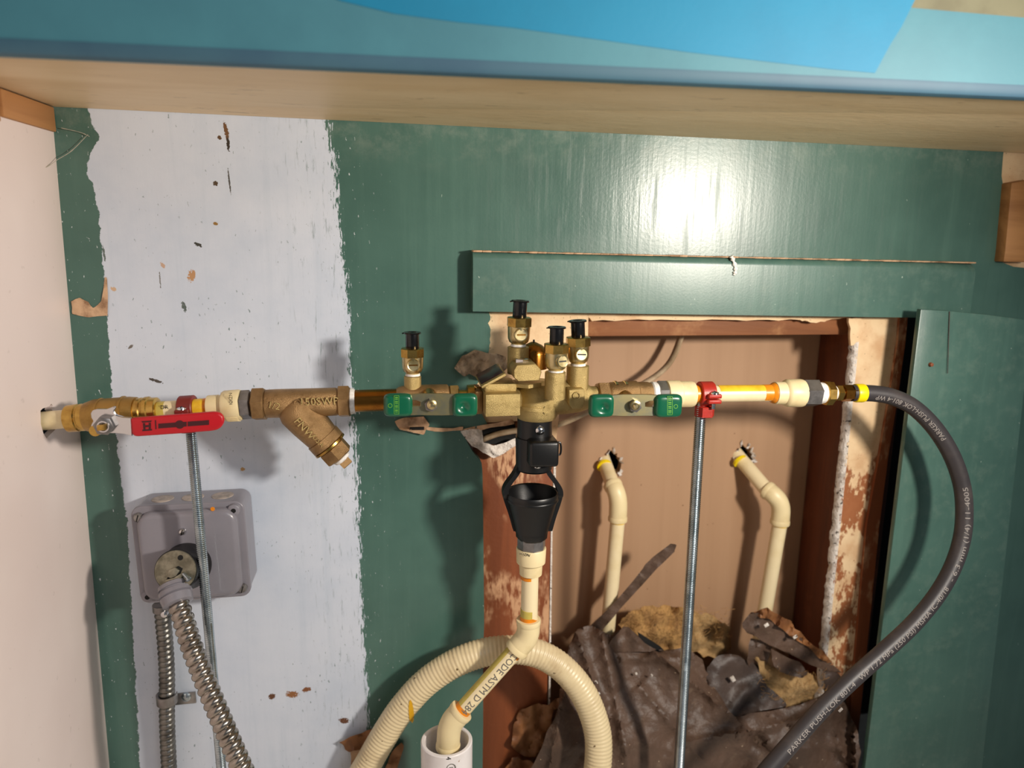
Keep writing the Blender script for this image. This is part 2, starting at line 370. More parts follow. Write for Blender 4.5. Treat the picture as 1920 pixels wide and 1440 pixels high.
def build(mb, name, m, parent=None, ang=38, smooth=True):
    if parent is not None:
        root = parent
        while root.parent: root = root.parent
        off = root.location.copy()
    elif name.startswith(('wall', 'floor')): off = V((0, 0, 0))
    else:
        lo = V([min(v[i] for v in mb.v) for i in range(3)]); hi = V([max(v[i] for v in mb.v) for i in range(3)])
        off = V(((lo.x+hi.x)/2, (lo.y+hi.y)/2, lo.z))
    me = bpy.data.meshes.new(name); me.from_pydata([v-off for v in mb.v], [], mb.f)
    bm = bmesh.new(); bm.from_mesh(me); bmesh.ops.recalc_face_normals(bm, faces=bm.faces[:])
    if smooth:
        for f in bm.faces: f.smooth = True
        for e in bm.edges:
            if len(e.link_faces) == 2 and e.calc_face_angle(0) > math.radians(ang): e.smooth = False
    bm.to_mesh(me); bm.free()
    me.materials.append(M[m] if isinstance(m, str) else m)
    o = bpy.data.objects.new(name, me); COL.objects.link(o)
    if parent is not None: o.parent = parent
    else: o.location = off
    return o
def thing(name, loc, label, cat, group=None):
    o = bpy.data.objects.new(name, None); COL.objects.link(o); o.location = loc; o.empty_display_size = .01
    return tag(o, label, cat, group)
def tag(o, label, cat, group=None, kind=None):
    o['label'] = label; o['category'] = cat
    if group: o['group'] = group
    if kind: o['kind'] = kind
    return o
def struct(o, label=None):
    o['kind'] = 'structure'
    if label: o['label'] = label
    return o
def to_floor(pts, z=.006):
    d = pts[-1]-pts[-2]; e = pts[-1]; return pts+[e+d*((z-e.z)/d.z)] if d.z < -1e-4 and e.z > z else pts
def smooth_path(pts, n=12):
    q = [pts[0]*2-pts[1]]+list(pts)+[pts[-1]*2-pts[-2]]; out = []
    for i in range(1, len(q)-2):
        a, b, c, d = q[i-1:i+3]
        for k in range(n):
            t = k/n; out.append(.5*((2*b)+(c-a)*t+(2*a-5*b+4*c-d)*t*t+(3*b-a-3*c+d)*t**3))
    out.append(q[-2]); return out
def resample(pts, step):
    out = [pts[0]]; acc = 0.0
    for a, b in zip(pts, pts[1:]):
        L = (b-a).length; t = step-acc
        while t <= L: out.append(a+(b-a)*(t/L)); t += step
        acc = (acc+L) % step
    return out
def text_verts(s, h, ext, cuts=0):
    cu = bpy.data.curves.new('t', 'FONT'); cu.body = s; cu.size = h*1.4; cu.extrude = ext; cu.align_x = 'CENTER'; cu.resolution_u = 2
    o = bpy.data.objects.new('t', cu); COL.objects.link(o); bpy.context.view_layer.update()
    me = bpy.data.meshes.new_from_object(o.evaluated_get(bpy.context.evaluated_depsgraph_get()))
    bm = bmesh.new(); bm.from_mesh(me)
    for k in range(cuts):
        bmesh.ops.bisect_plane(bm, geom=bm.verts[:]+bm.edges[:]+bm.faces[:], plane_co=(0, h*(k+.5)/cuts, 0), plane_no=(0, 1, 0))
    bm.verts.index_update(); vs = [v.co.copy() for v in bm.verts]; fs = [tuple(v.index for v in f.verts) for f in bm.faces]; bm.free()
    bpy.data.objects.remove(o); bpy.data.curves.remove(cu); bpy.data.meshes.remove(me); return vs, fs
def letter(s, c, right, up, h, m, parent, name='lettering', ext=.0003):
    right = right.normalized(); up = (up-right*up.dot(right)).normalized(); nrm = right.cross(up)
    vs, fs = text_verts(s, h, ext); mb = MB(); mb.v = [c+right*v.x+up*(v.y-h*.5)+nrm*v.z for v in vs]; mb.f = fs
    return build(mb, name, m, parent, smooth=False)
def letter_on_tube(s, pts, s0, r, h, m, parent, a0=0.0, name='printed_text', facing=V((0, -1, 0)), wide=1.0):
    """text laid along a tube centre line, starting at arc length s0; a0 turns it about the tube"""
    vs, fs = text_verts(s, h, .00012, 7); x0 = min(v.x for v in vs)
    cum = [0.0]
    for a, b in zip(pts, pts[1:]): cum.append(cum[-1]+(b-a).length)
    mb = MB(); mb.f = fs
    for v in vs:
        q = max(0, min(cum[-1]-1e-6, s0+(v.x-x0)*wide)); i = max(k for k in range(len(cum)-1) if cum[k] <= q)
        L = cum[i+1]-cum[i]; t = (q-cum[i])/L; c = pts[i].lerp(pts[i+1], t)
        def tan(k): return (pts[min(k+1, len(pts)-1)]-pts[max(k-1, 0)]).normalized()
        T = tan(i).lerp(tan(i+1), t).normalized(); N = (facing-T*facing.dot(T)).normalized(); U = N.cross(T)
        a = (v.y-h*.5)/r+a0; mb.v.append(c+(N*math.cos(a)+U*math.sin(a))*(r+.0001+v.z))
    return build(mb, name, m, parent, smooth=False)
def poly(px, Y): return [P(x, y, Y) for x, y in px]
def jag(pts, amp, n=3, rnd=random):
    out = []
    for i, (a, b) in enumerate(zip(pts, pts[1:]+pts[:1])):
        for k in range(n):
            t = k/n; j = amp if k else amp*.3
            out.append((a[0]+(b[0]-a[0])*t+rnd.uniform(-j, j), a[1]+(b[1]-a[1])*t+rnd.uniform(-j, j)))
    return out
UPV, FRONT, XV = V((0, 0, 1)), V((0, -1, 0)), V((1, 0, 0))
# ================================================================== THE SETTING
# ---- back wall: green board with a ragged opening cut down to the floor
XL = P(100, 240).x - .012; XR = 1.05
rnd = random.Random(3)
open_l = jag([(905, 1470), (906, 1300), (907, 1100), (905, 900), (903, 868), (885, 845), (868, 812)], 1.2, 3, rnd)[:-3]
open_l += [(868, 812), (880, 806), (905, 800), (915, 797), (900, 770), (880, 742), (905, 705), (914, 690)]
open_l += [(917+rnd.uniform(-3, 3), y) for y in range(684, 590, -6)] + [(914, 580)]
open_r = [(1712, 570), (1760, 590), (1790, 640), (1780, 800), (1765, 1000), (1745, 1250), (1730, 1440), (1728, 1470)]
pts = [V((XL, 0, 0)), V((XL, 0, .90))]
edge = [(1884, 262), (1880, 300), (1878, 330), (1884, 370), (1889, 410), (1886, 440), (1880, 470), (1880, 492), (1900, 500), (1930, 503)]
pts += [V((P(1884, 262).x, 0, .90))]+poly(edge, 0)+[V((XR, 0, P(1930, 503).z)), V((XR, 0, 0))]
rp = poly(list(reversed(open_r)), 0); lp = poly(list(reversed(open_l)), 0)
pts += [V((rp[0].x, 0, 0))]+rp+lp+[V((lp[-1].x, 0, 0))]
slit = poly(jag([(744, 789), (770, 786), (790, 790), (797, 798), (778, 806), (756, 804)], 1.2, 2, rnd), 0)
wall = build(MB().slab(pts, V((0, .0125, 0)), holes=[slit]), 'wall_back', 'wall_paint', smooth=False)
struct(wall, 'dark green painted wall with a broad white painted band and a cut opening')
# right-hand cream wall beyond the green edge
cw = [V((P(1870, 262).x, .004, .90)), V((XR, .004, .90)), V((XR, .004, P(1930, 520).z)), V((P(1870, 262).x, .004, P(1930, 520).z))]
build(MB().slab(cw, V((0, .012, 0))), 'bare_plaster', 'cream_paper', wall)
# ---- inside the opening
back_y = .100
zb0, zb1 = 0.0, P(1300, 560, back_y).z
bx0, bx1 = P(880, 900, 0).x, .56
def hole_loop(cx, cy, rx, ry, Y, n=26, seed=1):
    r_ = random.Random(seed); out = []
    for k in range(n):
        a = 2*math.pi*k/n; q = r_.uniform(.72, 1.12); out.append(P(cx+rx*q*math.cos(a), cy+ry*q*math.sin(a), Y))
    return out
h1 = hole_loop(1146, 868, 19, 22, back_y, seed=5); h2 = hole_loop(1394, 856, 17, 22, back_y, seed=8)
bp = [V((bx0, back_y, zb0)), V((bx1, back_y, zb0)), V((bx1, back_y, zb1)), V((bx0, back_y, zb1))]
build(MB().slab(bp, V((0, .0125, 0)), holes=[h1, h2]), 'back_board', 'tan_board', wall, smooth=False)
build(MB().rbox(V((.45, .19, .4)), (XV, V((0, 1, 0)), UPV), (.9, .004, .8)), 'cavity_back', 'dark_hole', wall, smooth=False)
def hole_rim(loop, seed):
    r_ = random.Random(seed); mb = MB(); c = sum(loop, V())/len(loop)
    for k in range(len(loop)):
        if r_.random() < .30: continue
        a, b = loop[k], loop[(k+1) % len(loop)]; o = r_.uniform(.003, .008)
        out = (a+b)/2-c; out.normalize(); y = r_.uniform(.001, .005)
        mb.slab([a, b, b+out*o*r_.uniform(.5, 1)+V((0, -y, 0)), a+out*o*r_.uniform(.5, 1)+V((0, -y, 0))], V((0, -.0012, 0)))
    return mb
build(hole_rim(h1, 4), 'torn_rim', 'gypsum', wall, smooth=False); build(hole_rim(h2, 9), 'torn_rim', 'gypsum', wall, smooth=False)
# studs and header
def boxx(x0, x1, y0, y1, z0, z1, bev=.001): return MB().rbox(V(((x0+x1)/2, (y0+y1)/2, (z0+z1)/2)), (XV, V((0, 1, 0)), UPV), (x1-x0, y1-y0, z1-z0), bev)
xs0, xs1 = P(902, 1000, .0135).x-.01, P(1034, 1000, .0135).x
build(boxx(xs0, xs1, .0135, .099, 0, .69), 'stud', 'stud_red', wall)
xr0 = P(1606, 700, .015).x
build(boxx(xr0, P(1655, 1000, .016).x, .0160, .099, 0, .70), 'stud', 'stud_dark', wall)
zt, zb = P(1350, 592, .018).z, P(1350, 629, .018).z
build(boxx(xs1-.02, xr0-.0005, .018, .099, zb, zt+.03), 'header', 'header', wall)
build(MB().slab(poly([(903, 800), (930, 796), (965, 792), (970, 828), (940, 834), (908, 832)], .0115), V((0, .0015, 0))), 'gap_shade', 'dark_hole', wall, smooth=False)  # black sheet over the stud paints the dark inside the hole
# pale torn paper left after the green skin came off
cp = jag([(900, 575), (1100, 578), (1103, 605), (1101, 700), (1060, 705), (1040, 850), (1000, 850), (975, 790), (905, 792), (885, 745)], 2, 3, random.Random(5))
build(MB().slab(poly(cp, .0045), V((0, .0085, 0))), 'torn_paper', 'cream_paper', wall, smooth=False)
cp = jag([(1095, 580), (1600, 580), (1600, 596), (1560, 598), (1530, 606), (1500, 600), (1380, 600), (1240, 599), (1110, 602)], 1.5, 6, random.Random(6))
build(MB().slab(poly(cp, .0045), V((0, .010, 0))), 'torn_paper', 'cream_paper', wall, smooth=False)
rr_ = random.Random(12)
le = [(1608, 640), (1596, 760), (1582, 900), (1568, 1040), (1552, 1200), (1540, 1330)]
strip = [(1606, 580), (1690, 580), (1685, 640), (1667, 760), (1650, 860), (1627, 985), (1603, 1280), (1590, 1440), (1588, 1480), (1528, 1480)]+list(reversed(le))
sp = poly(strip, .0030); build(MB().slab(sp, V((0, .0125, 0))), 'scraped_strip', 'scraped_strip', wall, smooth=False)
es = poly([(1688, 580), (1703, 580), (1698, 640), (1681, 760), (1665, 860), (1649, 985), (1617, 1300), (1603, 1440), (1601, 1470), (1584, 1470), (1586, 1440), (1599, 1280), (1625, 985), (1648, 860), (1665, 760), (1684, 640)], -.0015)
build(MB().slab(es, V((0, .004, 0))), 'wood_edge', 'stud_red', wall, smooth=False)
build(MB().slab(poly([(1040, 785), (1044, 785), (1042, 900), (1036, 1000), (1034, 1150), (1032, 1300), (1029, 1440), (1026, 1440), (1029, 1300), (1031, 1150), (1033, 1000), (1038, 900)], .0125), V((0, .003, 0))), 'paper_edge', 'gypsum', wall, smooth=False)
# ragged gypsum core along the left edge of that strip
mb = MB(); prev = None; NZ = 110
for k in range(NZ):
    t = k/(NZ-1); y = 628+(1330-628)*t; x = lerp([(b, a) for a, b in le], y)
    c = P(x, y, .004); wv = .0042+.0016*noise.noise(V((0, 0, t*23)))+.0022*noise.noise(V((3, 0, t*70)))
    dj = .0018*noise.noise(V((9, 1, t*90)))
    sec = [c+V((.001, -.0012, 0)), c+V((-wv*.5, -.0009+dj, 0)), c+V((-wv, .0015+dj, 0)), c+V((-wv*1.1, .009, 0)), c+V((0, .012, 0))]
    i0 = len(mb.v); mb.v += sec; R = range(i0, i0+5)
    if prev: mb.bridge(prev, R)
    prev = R
build(mb, 'gypsum_core', 'gypsum', wall, 50)
cp = jag([(1592, 596), (1614, 597), (1622, 612), (1612, 640), (1596, 648), (1594, 625)], 2, 3, random.Random(8))
build(MB().slab(poly(cp, -.001), V((0, .004, 0))), 'torn_flap', 'cream_paper', wall, smooth=False)
# broken gypsum around the gap at the left of the opening
def crumple(outline, Yf, step=5, amp=.003, fr=30, seed=0, thick=.0009, fold=0.0):
    """sheet cut to a pixel outline; Yf(x, y) is its distance plane, creased by noise"""
    xs = [p[0] for p in outline]; ys = [p[1] for p in outline]
    def inside(x, y):
        c = False; j = len(outline)-1
        for i in range(len(outline)):
            (xi, yi), (xj, yj) = outline[i], outline[j]
            if (yi > y) != (yj > y) and x < (xj-xi)*(y-yi)/(yj-yi)+xi: c = not c
            j = i
        return c
    mb = MB(); idx = {}; r_ = random.Random(seed)
    def vert(i, j):
        if (i, j) in idx: return idx[i, j]
        x = min(xs)+i*step+r_.uniform(-.3, .3)*step; y = min(ys)+j*step+r_.uniform(-.3, .3)*step
        q = P(x, y, 0)*fr; q.y = seed*3.1
        d = amp*(noise.noise(q)*1.2+.5*abs(noise.noise(q*2.3)))-fold*abs(noise.noise(q*.55+V((5, 0, 2))))
        idx[i, j] = len(mb.v); mb.v.append(P(x, y, Yf(x, y)+d)); return idx[i, j]
    for i in range(int((max(xs)-min(xs))/step)+1):
        for j in range(int((max(ys)-min(ys))/step)+1):
            if inside(min(xs)+(i+.5)*step, min(ys)+(j+.5)*step):
                a, b, c, d = vert(i, j), vert(i+1, j), vert(i+1, j+1), vert(i, j+1)
                if (i+j) % 2: mb.f += [(a, b, c), (a, c, d)]
                else: mb.f += [(a, b, d), (b, c, d)]
    F = list(mb.f); ed = {}
    for f in F:
        for a, b in zip(f, f[1:]+f[:1]): ed[(a, b)] = 1
    rim = {q for (a, b) in ed if (b, a) not in ed for q in (a, b)}
    for k in rim:
        x, y = proj(mb.v[k]); best = None
        for (ax, ay), (bx_, by_) in zip(outline, outline[1:]+outline[:1]):
            dx, dy = bx_-ax, by_-ay; t = max(0, min(1, ((x-ax)*dx+(y-ay)*dy)/(dx*dx+dy*dy+1e-9))); qx, qy = ax+dx*t, ay+dy*t; e = (qx-x)**2+(qy-y)**2
            if best is None or e < best[0]: best = (e, qx, qy)
        mb.v[k] = P(best[1], best[2], mb.v[k].y)
    m = len(mb.v); ed = {}
    for f in F:
        for a, b in zip(f, f[1:]+f[:1]): ed[(a, b)] = ed.get((a, b), 0)+1
    mb.v += [v+(v-CAM).normalized()*thick for v in mb.v]
    mb.f += [tuple(q+m for q in reversed(f)) for f in F]
    for (a, b) in ed:
        if (b, a) not in ed: mb.f.append((a, b, b+m, a+m))
    return mb
build(crumple(jag([(862, 808), (903, 804), (906, 830), (925, 836), (968, 820), (968, 836), (945, 850), (925, 860), (905, 848), (884, 836)], 2, 2, random.Random(2)), lambda x, y: -.002, 3, .003, 120, 2, .004), 'broken_gypsum', 'gypsum', wall, 60)
build(crumple(jag([(866, 806), (905, 797), (960, 786), (966, 795), (930, 800), (905, 806)], 1.5, 2, random.Random(4)), lambda x, y: -.002, 3, .002, 110, 4, .002), 'broken_gypsum', 'gypsum_tan', wall, 60)
build(crumple(jag([(740, 790), (760, 783), (795, 781), (806, 796), (795, 815), (775, 812), (750, 806)], 1.5, 2, random.Random(7)), lambda x, y: -.003-.004*(y > 804), 3, .003, 120, 5, .0012), 'torn_paper', 'gypsum_tan', wall, 60)
build(boxx(P(768, 795).x, P(795, 795).x, -.0065, -.0045, P(780, 800).z-.002, P(780, 800).z+.001, 0), 'slit', 'dark_hole', wall)
build(crumple(jag([(796, 800), (850, 803), (870, 800), (868, 807), (830, 810), (800, 806)], 1.2, 2, random.Random(9)), lambda x, y: -.002, 3, .002, 120, 6, .001), 'torn_paper', 'gypsum_tan', wall, 60)
build(crumple(jag([(852, 690), (866, 668), (890, 656), (912, 662), (948, 668), (952, 690), (930, 705), (905, 712), (880, 700), (868, 706)], 3, 2, random.Random(3)), lambda x, y: -.010, 3, .008, 90, 7, .0006), 'torn_paper', 'dusty_film', wall, 60)
# tape residue by the left corner
build(crumple(jag([(133, 565), (150, 558), (166, 566), (175, 578), (190, 565), (196, 520), (201, 520), (202, 592), (165, 595), (135, 588)], 1.5, 2, random.Random(6)), lambda x, y: -.0012, 3, .0008, 100, 8, .0004), 'paper_residue', 'gypsum_tan', wall, 60)
# ---- left wall, cleats, floor, trim
def leftx(z): return -.3090 - (.838-z)*.0150
lw = [V((leftx(0), .02, 0)), V((leftx(.84), .02, .836)), V((leftx(.84), -1.0, .826)), V((leftx(0), -1.0, 0))]
hp = [PX(x, y, leftx(.59)) for x, y in [(76, 770), (80, 766), (92, 762), (96, 757), (99, 760), (97, 768), (104, 775), (108, 790), (104, 806), (96, 814), (88, 822), (82, 812), (77, 795)]]
nl = V((lw[1].x-lw[0].x, 0, .84)).cross(V((0, 1, 0))).normalized()
for p in hp: p.x = leftx(p.z)
wl = build(MB().slab(lw, V((-.006, 0, 0)), holes=[hp]), 'wall_left', 'left_panel', smooth=False)
struct(wl, 'pinkish white smooth panel forming the left side wall')
build(boxx(-.36, -.355, -.2, .03, .3, .83, 0), 'cavity_side', 'dark_hole', wl)
fl = build(MB().slab([V((-.6, -1.6, 0)), V((1.05, -1.6, 0)), V((1.05, .2, 0)), V((-.6, .2, 0))], V((0, 0, -.02))), 'floor', 'floor', smooth=False); struct(fl)
a, b = P(160, 203), P(1880, 285); zc = lambda x: a.z+(b.z-a.z)*(x-a.x)/(b.x-a.x)
blk = MB().rbox(V((leftx(.84)-.009, -.049, (zc(-.31)+.8345)/2-.0003)), (XV, V((0, 1, 0)), UPV), (.024, .096, zc(-.31)-.8345-.0006), .0012)
blk2 = MB().rbox(V((leftx(.84)-.011, -.150, (zc(-.31)+.8305)/2-.0003)), (XV, V((0, 1, 0)), UPV), (.024, .104, zc(-.31)-.8305-.0006), .0012)
t = build(blk, 'wood_block', 'cleat_y'); tag(t, 'small brown wood cleat under the counter in the left corner', 'wood block')
t = build(blk2, 'wood_block', 'cleat_y'); tag(t, 'brown wood cleat under the counter at the left picture edge', 'wood block')
q0, q1 = P(1886, 338, -.012), P(1880, 491, -.012)
mb = MB().slab([P(1897, 343, -.014), P(1935, 336, -.014), P(1935, 492, -.014), P(1882, 491, -.014), P(1885, 470, -.014)], V((0, .0175, 0)), .0012)
tag(build(mb, 'wood_block', 'cleat'), 'short brown wood block fixed to bare plaster at the right edge', 'wood block')
# trim board above the opening: rounded top edge, square ends
TY = -.019; A0, A1, B0, B1 = P(887, 471, TY), P(1832, 493, TY), P(887, 584, TY), P(1832, 597, TY)
mb = MB(); N = 8
def trim_sec(top, bot, rr):
    s = [V((top.x, -.0002, bot.z)), V((top.x, TY, bot.z))]
    for k in range(N+1):
        an = math.pi/2*k/N; s.append(V((top.x, TY+rr-rr*math.cos(an), top.z-rr+rr*math.sin(an))))
    s.append(V((top.x, -.0002, top.z))); return s
secs = []
for k in range(25):
    t = k/24; tp, bt = A0.lerp(A1, t), B0.lerp(B1, t); secs.append(trim_sec(tp, bt, .009+.006*max(0, (t-.9)*10)))
prev = None
for s in secs:
    i0 = len(mb.v); mb.v += s; R = range(i0, i0+len(s))
    if prev: mb.bridge(prev, R)
    else: mb.f.append(tuple(reversed(R)))
    prev = R
mb.f.append(tuple(prev))
tr = build(mb, 'trim_1', 'green'); struct(tr, 'green painted trim board with rounded top edge across the opening')
mb = MB()
for k in range(60):   # dust line lying on the top edge
    t = (k+.5)/60; p = A0.lerp(A1, t); hgt = .0004+.0008*max(0, noise.noise(V((t*30, 0, 0)))+.3)
    mb.rbox(V((p.x, TY+.009, p.z)), (XV, V((0, 1, 0)), UPV), ((A1.x-A0.x)/59, .016, hgt*2), hgt*.6, 1)
build(mb, 'dust_line', 'gypsum_tan', tr)
cs = [P(x, y, TY-.001) for x, y in [(1371, 480), (1374, 486), (1378, 498), (1379, 508), (1376, 516)]]
mb = MB().tube(smooth_path(cs, 6), lambda i: W(4.2, cs[0])*(.8+.35*math.sin(i*1.3)), 10, flat=.8)
tag(build(mb, 'caulk_smear', 'caulk'), 'short white caulk smear on the green trim board', 'caulk')
# ---- loose green panel leaning at the right
PY = -.046
q = [P(1727, 580, PY), P(1780, 583, PY), P(1850, 590, PY), P(1935, 601, PY)]
bl = P(1622, 1440, PY-.010); bl = bl+(bl-q[0])*(bl.z/(q[0].z-bl.z))*1.0
outline = q+[V((q[-1].x+.02, PY-.012, bl.z)), bl]
mb = MB(); seams = [0, .042, .25, None]
mb.slab([V((p.x, PY+(-.012)*(q[0].z-p.z)/q[0].z, max(p.z, 0.001))) for p in outline], V((0, .0070, 0)), .0008, 2)
pn = thing('leaning_board', (q[0].x+.1, PY, 0), 'tall green painted board leaning on the wall behind the black hose', 'panel')
build(mb, 'face_board', 'green', pn)
kn = P(1747, 684, PY-.0035); mb = MB().lathe(kn, FRONT, [(-.002, .0026), (.0006, .002), (.001, .0008)], 9); build(mb, 'nail_hole', 'stud_red', pn)
sp_ = P(1784, 592, PY-.0012); mb = MB().slab([P(1779.5, 584, PY-.0006), P(1780.8, 584, PY-.0006), P(1777, 700, PY-.0030), P(1776, 700, PY-.0030)], V((0, -.0004, 0))); build(mb, 'seam', 'kraft_dark', pn)

# ---- counter overhead: tan underside, taped front edge
FY = -.262
def zfront(x, tab):   # height of a pixel line on the counter's front plane
    pt = [P(px, py, FY) for px, py in tab]; (p, q_) = pt[0], pt[-1]; return p.z+(q_.z-p.z)*(x-p.x)/(q_.x-p.x)
zlo = lambda x: zfront(x, [(0, 100), (1920, 183)]); zhi = lambda x: zfront(x, [(1715, 15), (1920, 33)])
ct = thing('countertop', (.3, -.22, zc(.3)), 'tan counter overhead with its underside showing above the green wall', 'counter')
x0, x1 = leftx(.86)+.0005-.03, 1.0
mb = MB(); secs = []
for x in (x0, x1):
    z = zc(x); zt_ = zhi(x)+.05
    secs.append([V((x, -.0005, z)), V((x, FY+.0015, max(z, zlo(x)+.0015))), V((x, FY+.0015, zt_)), V((x, -.0005, zt_))])
mb.v = secs[0]+secs[1]; mb.bridge(range(4), range(4, 8)); mb.f += [(3, 2, 1, 0), (4, 5, 6, 7)]
build(mb, 'slab', 'tan', ct, 25)
mb = MB(); z0, z1 = zhi(x0), zhi(x1)
mb.slab([V((x0, FY+.0015, z0)), V((x1, FY+.0015, z1)), V((x1, FY+.0015, z1+.052)), V((x0, FY+.0015, z0+.052))], V((0, -.0007, 0)))
build(mb, 'front_edge', 'counter_edge', ct)
mb = MB(); prev = None
for x in [x0+(x1-x0)*k/20 for k in range(21)]:
    zl = zlo(x); z1_ = zhi(x); s = [V((x, FY+.012, zl))]
    for k in range(6):
        an = math.pi/2*k/5; s.append(V((x, FY+.005-.005*math.sin(an), zl+.005-.005*math.cos(an))))
    s += [V((x, FY, z1_)), V((x, FY+.0014, z1_)), V((x, FY+.0014, zl+.0052)), V((x, FY+.005, zl+.0014)), V((x, FY+.012, zl+.0014))]
    i0 = len(mb.v); mb.v += s; R = range(i0, i0+len(s))
    if prev: mb.bridge(prev, R)
    prev = R
build(mb, 'masking_tape', 'tape', ct, ang=50)['label'] = 'long dull blue masking tape wrapped along the counter front edge'
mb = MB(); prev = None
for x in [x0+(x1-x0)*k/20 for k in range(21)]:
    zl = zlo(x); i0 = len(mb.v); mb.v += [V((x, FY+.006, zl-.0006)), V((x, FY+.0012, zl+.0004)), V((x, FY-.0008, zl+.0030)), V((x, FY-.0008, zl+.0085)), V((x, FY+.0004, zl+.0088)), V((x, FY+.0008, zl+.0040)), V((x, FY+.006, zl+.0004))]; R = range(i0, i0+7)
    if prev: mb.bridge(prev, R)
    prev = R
build(mb, 'tape_edge_shade', 'tape_edge_shade', ct)['label'] = 'slate blue strip painted as shade along the lower edge of the tape'
tp = [(560, -30), (640, 2), (740, 26), (860, 42), (960, 52), (1120, 74), (1290, 98), (1440, 116), (1560, 130), (1640, 137), (1668, 85), (1690, 50), (1716, -2), (1735, -40)]
build(MB().slab(poly(tp, FY-.0002), V((0, -.0004, 0))), 'masking_tape', 'tape_bright', ct, smooth=False)['label'] = 'bright blue overlapping strip of masking tape'

# ================================================================== THE PIPE RUN
AX = [(60, 791), (100, 788), (160, 782), (213, 777), (300, 769.5), (436, 760), (487, 757.5), (645, 752.6), (760, 749), (860, 746), (1130, 742), (1235, 740), (1400, 737), (1640, 737)]
AY = [(60, -.066), (213, -.073), (436, -.080), (650, -.084), (745, -.085), (1700, -.085)]
def run(x, dy=0.0, dY=0.0): return P(x, lerp(AX, x)+dy, lerp(AY, x)+dY)
def run_lathe(prof, n=36, a0=0.0, a1=None, cap=(True, True), mb=None):
    """prof: (pixel x, pixel radius) along the run"""
    p0, p1 = run(prof[0][0]), run(prof[-1][0]); d = p1-p0; L = d.length; xa, xb = prof[0][0], prof[-1][0]
    s = W(1, (p0+p1)/2); q = [(L*(x-xa)/(xb-xa), r*s) for x, r in prof]
    return (mb or MB()).lathe(p0, d, q, n, a0=a0, a1=a1, cap=cap)
def run_hex(x0, x1, r, rot=0.0, mb=None, n=6):
    p0, p1 = run(x0), run(x1); return (mb or MB()).prism(p0, p1-p0, (p1-p0).length, r*W(1, p0), n, rot=rot+1e-6)
def low(o_pts): return V((sum(p.x for p in o_pts)/len(o_pts), sum(p.y for p in o_pts)/len(o_pts), min(p.z for p in o_pts)))

# ---- stub of CPVC out of the left panel
t = thing('cpvc_pipe', run(100), 'short cream CPVC pipe stub coming out of the hole in the left panel', 'pipe')
build(run_lathe([(66, 17.5), (131, 17.5)]), 'tube', 'cpvc', t)
build(run_lathe([(122, 17.8), (126, 18.1), (131, 18.1)], a0=math.pi*.95, a1=math.pi*1.9, n=16, cap=(False, False)), 'primer_stain', 'primer', t)
pr = [run(70), run(90), run(128)]
build(run_lathe([(78, 17.75), (96, 17.8), (118, 17.75)], a0=math.pi*1.28, a1=math.pi*1.42, n=6), 'print_line', 'print_black', t)

# ---- brass ball valve with red lever
t = thing('ball_valve', run(215, 32), 'brass ball valve with a red lever beside the left panel', 'valve')
build(run_lathe([(127, 21), (129, 25.5), (148, 26), (150, 24), (152, 24), (154, 26), (161, 26), (166, 27)]), 'inlet_collar', 'brass', t)
build(run_lathe([(163, 27), (178, 31.5), (182, 32), (245, 31), (258, 29), (258, 26)]), 'body', 'brass_dull', t)
for x in (190, 232): build(run_lathe([(x, 31), (x+1, 33), (x+4, 33), (x+5, 31)]), 'body_rib', 'brass_dull', t)
build(run_lathe([(255, 26), (257, 27), (268, 27), (270, 25), (273, 25), (275, 28), (282, 28), (284, 25.5), (296, 25), (298, 22), (298, 18)]), 'outlet_collar', 'brass', t)
LY = lerp(AY, 200)-.034
lv = [(169.5, 776), (173, 770), (181, 767.5), (200, 767.5), (213, 762.5), (217, 764.5), (213.5, 771), (218, 778.5), (230, 782), (246, 783), (248, 818), (232, 814), (217.5, 812.5), (200, 812), (190, 815), (174, 815), (169.5, 799), (175, 789.5), (170.5, 783)]
lev = build(MB().slab([P(x, y, LY) for x, y in lv], V((0, .0032, 0)), .0006, 1), 'lever', 'chrome', t)
gp = [(243, 785), (300, 780.5), (360, 776), (400, 772.8), (411, 774.5), (418, 781), (420, 790), (416, 800), (408, 806.5), (396, 809), (340, 813.5), (290, 817), (254, 819.5), (247, 816), (245, 802)]
build(MB().slab([P(x, y, LY-.0012) for x, y in gp], V((0, .0062, 0)), .0022, 3), 'lever_grip', 'red_grip', lev)
gY = LY-.00125
def flat(px, Y, m, par, name, th=.0002): return build(MB().slab([P(x, y, Y) for x, y in px], V((0, -th, 0))), name, m, par, smooth=False)
def along(x, y): return (x, y-(x-330)*.072)      # the grip tilts; prints follow it
flat([along(*p) for p in [(297, 792), (350, 792), (350, 801), (297, 801)]], gY, 'print_dark', lev, 'printed_bar')
flat([along(*p) for p in [(352, 792), (392, 792), (392, 801), (352, 801)]], gY, 'print_dark', lev, 'printed_bar')
build(MB().lathe(P(*along(337, 796.5), gY), FRONT, [(0, W(8.2, P(337, 796, gY))), (.0003, W(8, P(337, 796, gY)))], 24), 'printed_disc', 'print_dark', lev)
for pp in ([(290.5, 787), (292.5, 787), (293.5, 804), (291.5, 804)], [(265, 787), (285, 787), (283, 790), (267, 790)], [(268, 791), (272, 791), (273, 803), (269, 803)], [(279, 791), (283, 791), (283, 803), (279, 803)], [(267, 803), (285, 803), (285, 806), (267, 806)], [(273, 795), (279, 795), (279, 799), (273, 799)]):
    flat([along(x, y-2) for x, y in pp], gY, 'print_dark', lev, 'printed_mark')
c = P(197, 796, LY-.0005); build(MB().prism(c+V((0, .001, 0)), V((.12, -1, .0)), .008, W(18, c), 6, rot=.35), 'lever_nut', 'steel', lev)
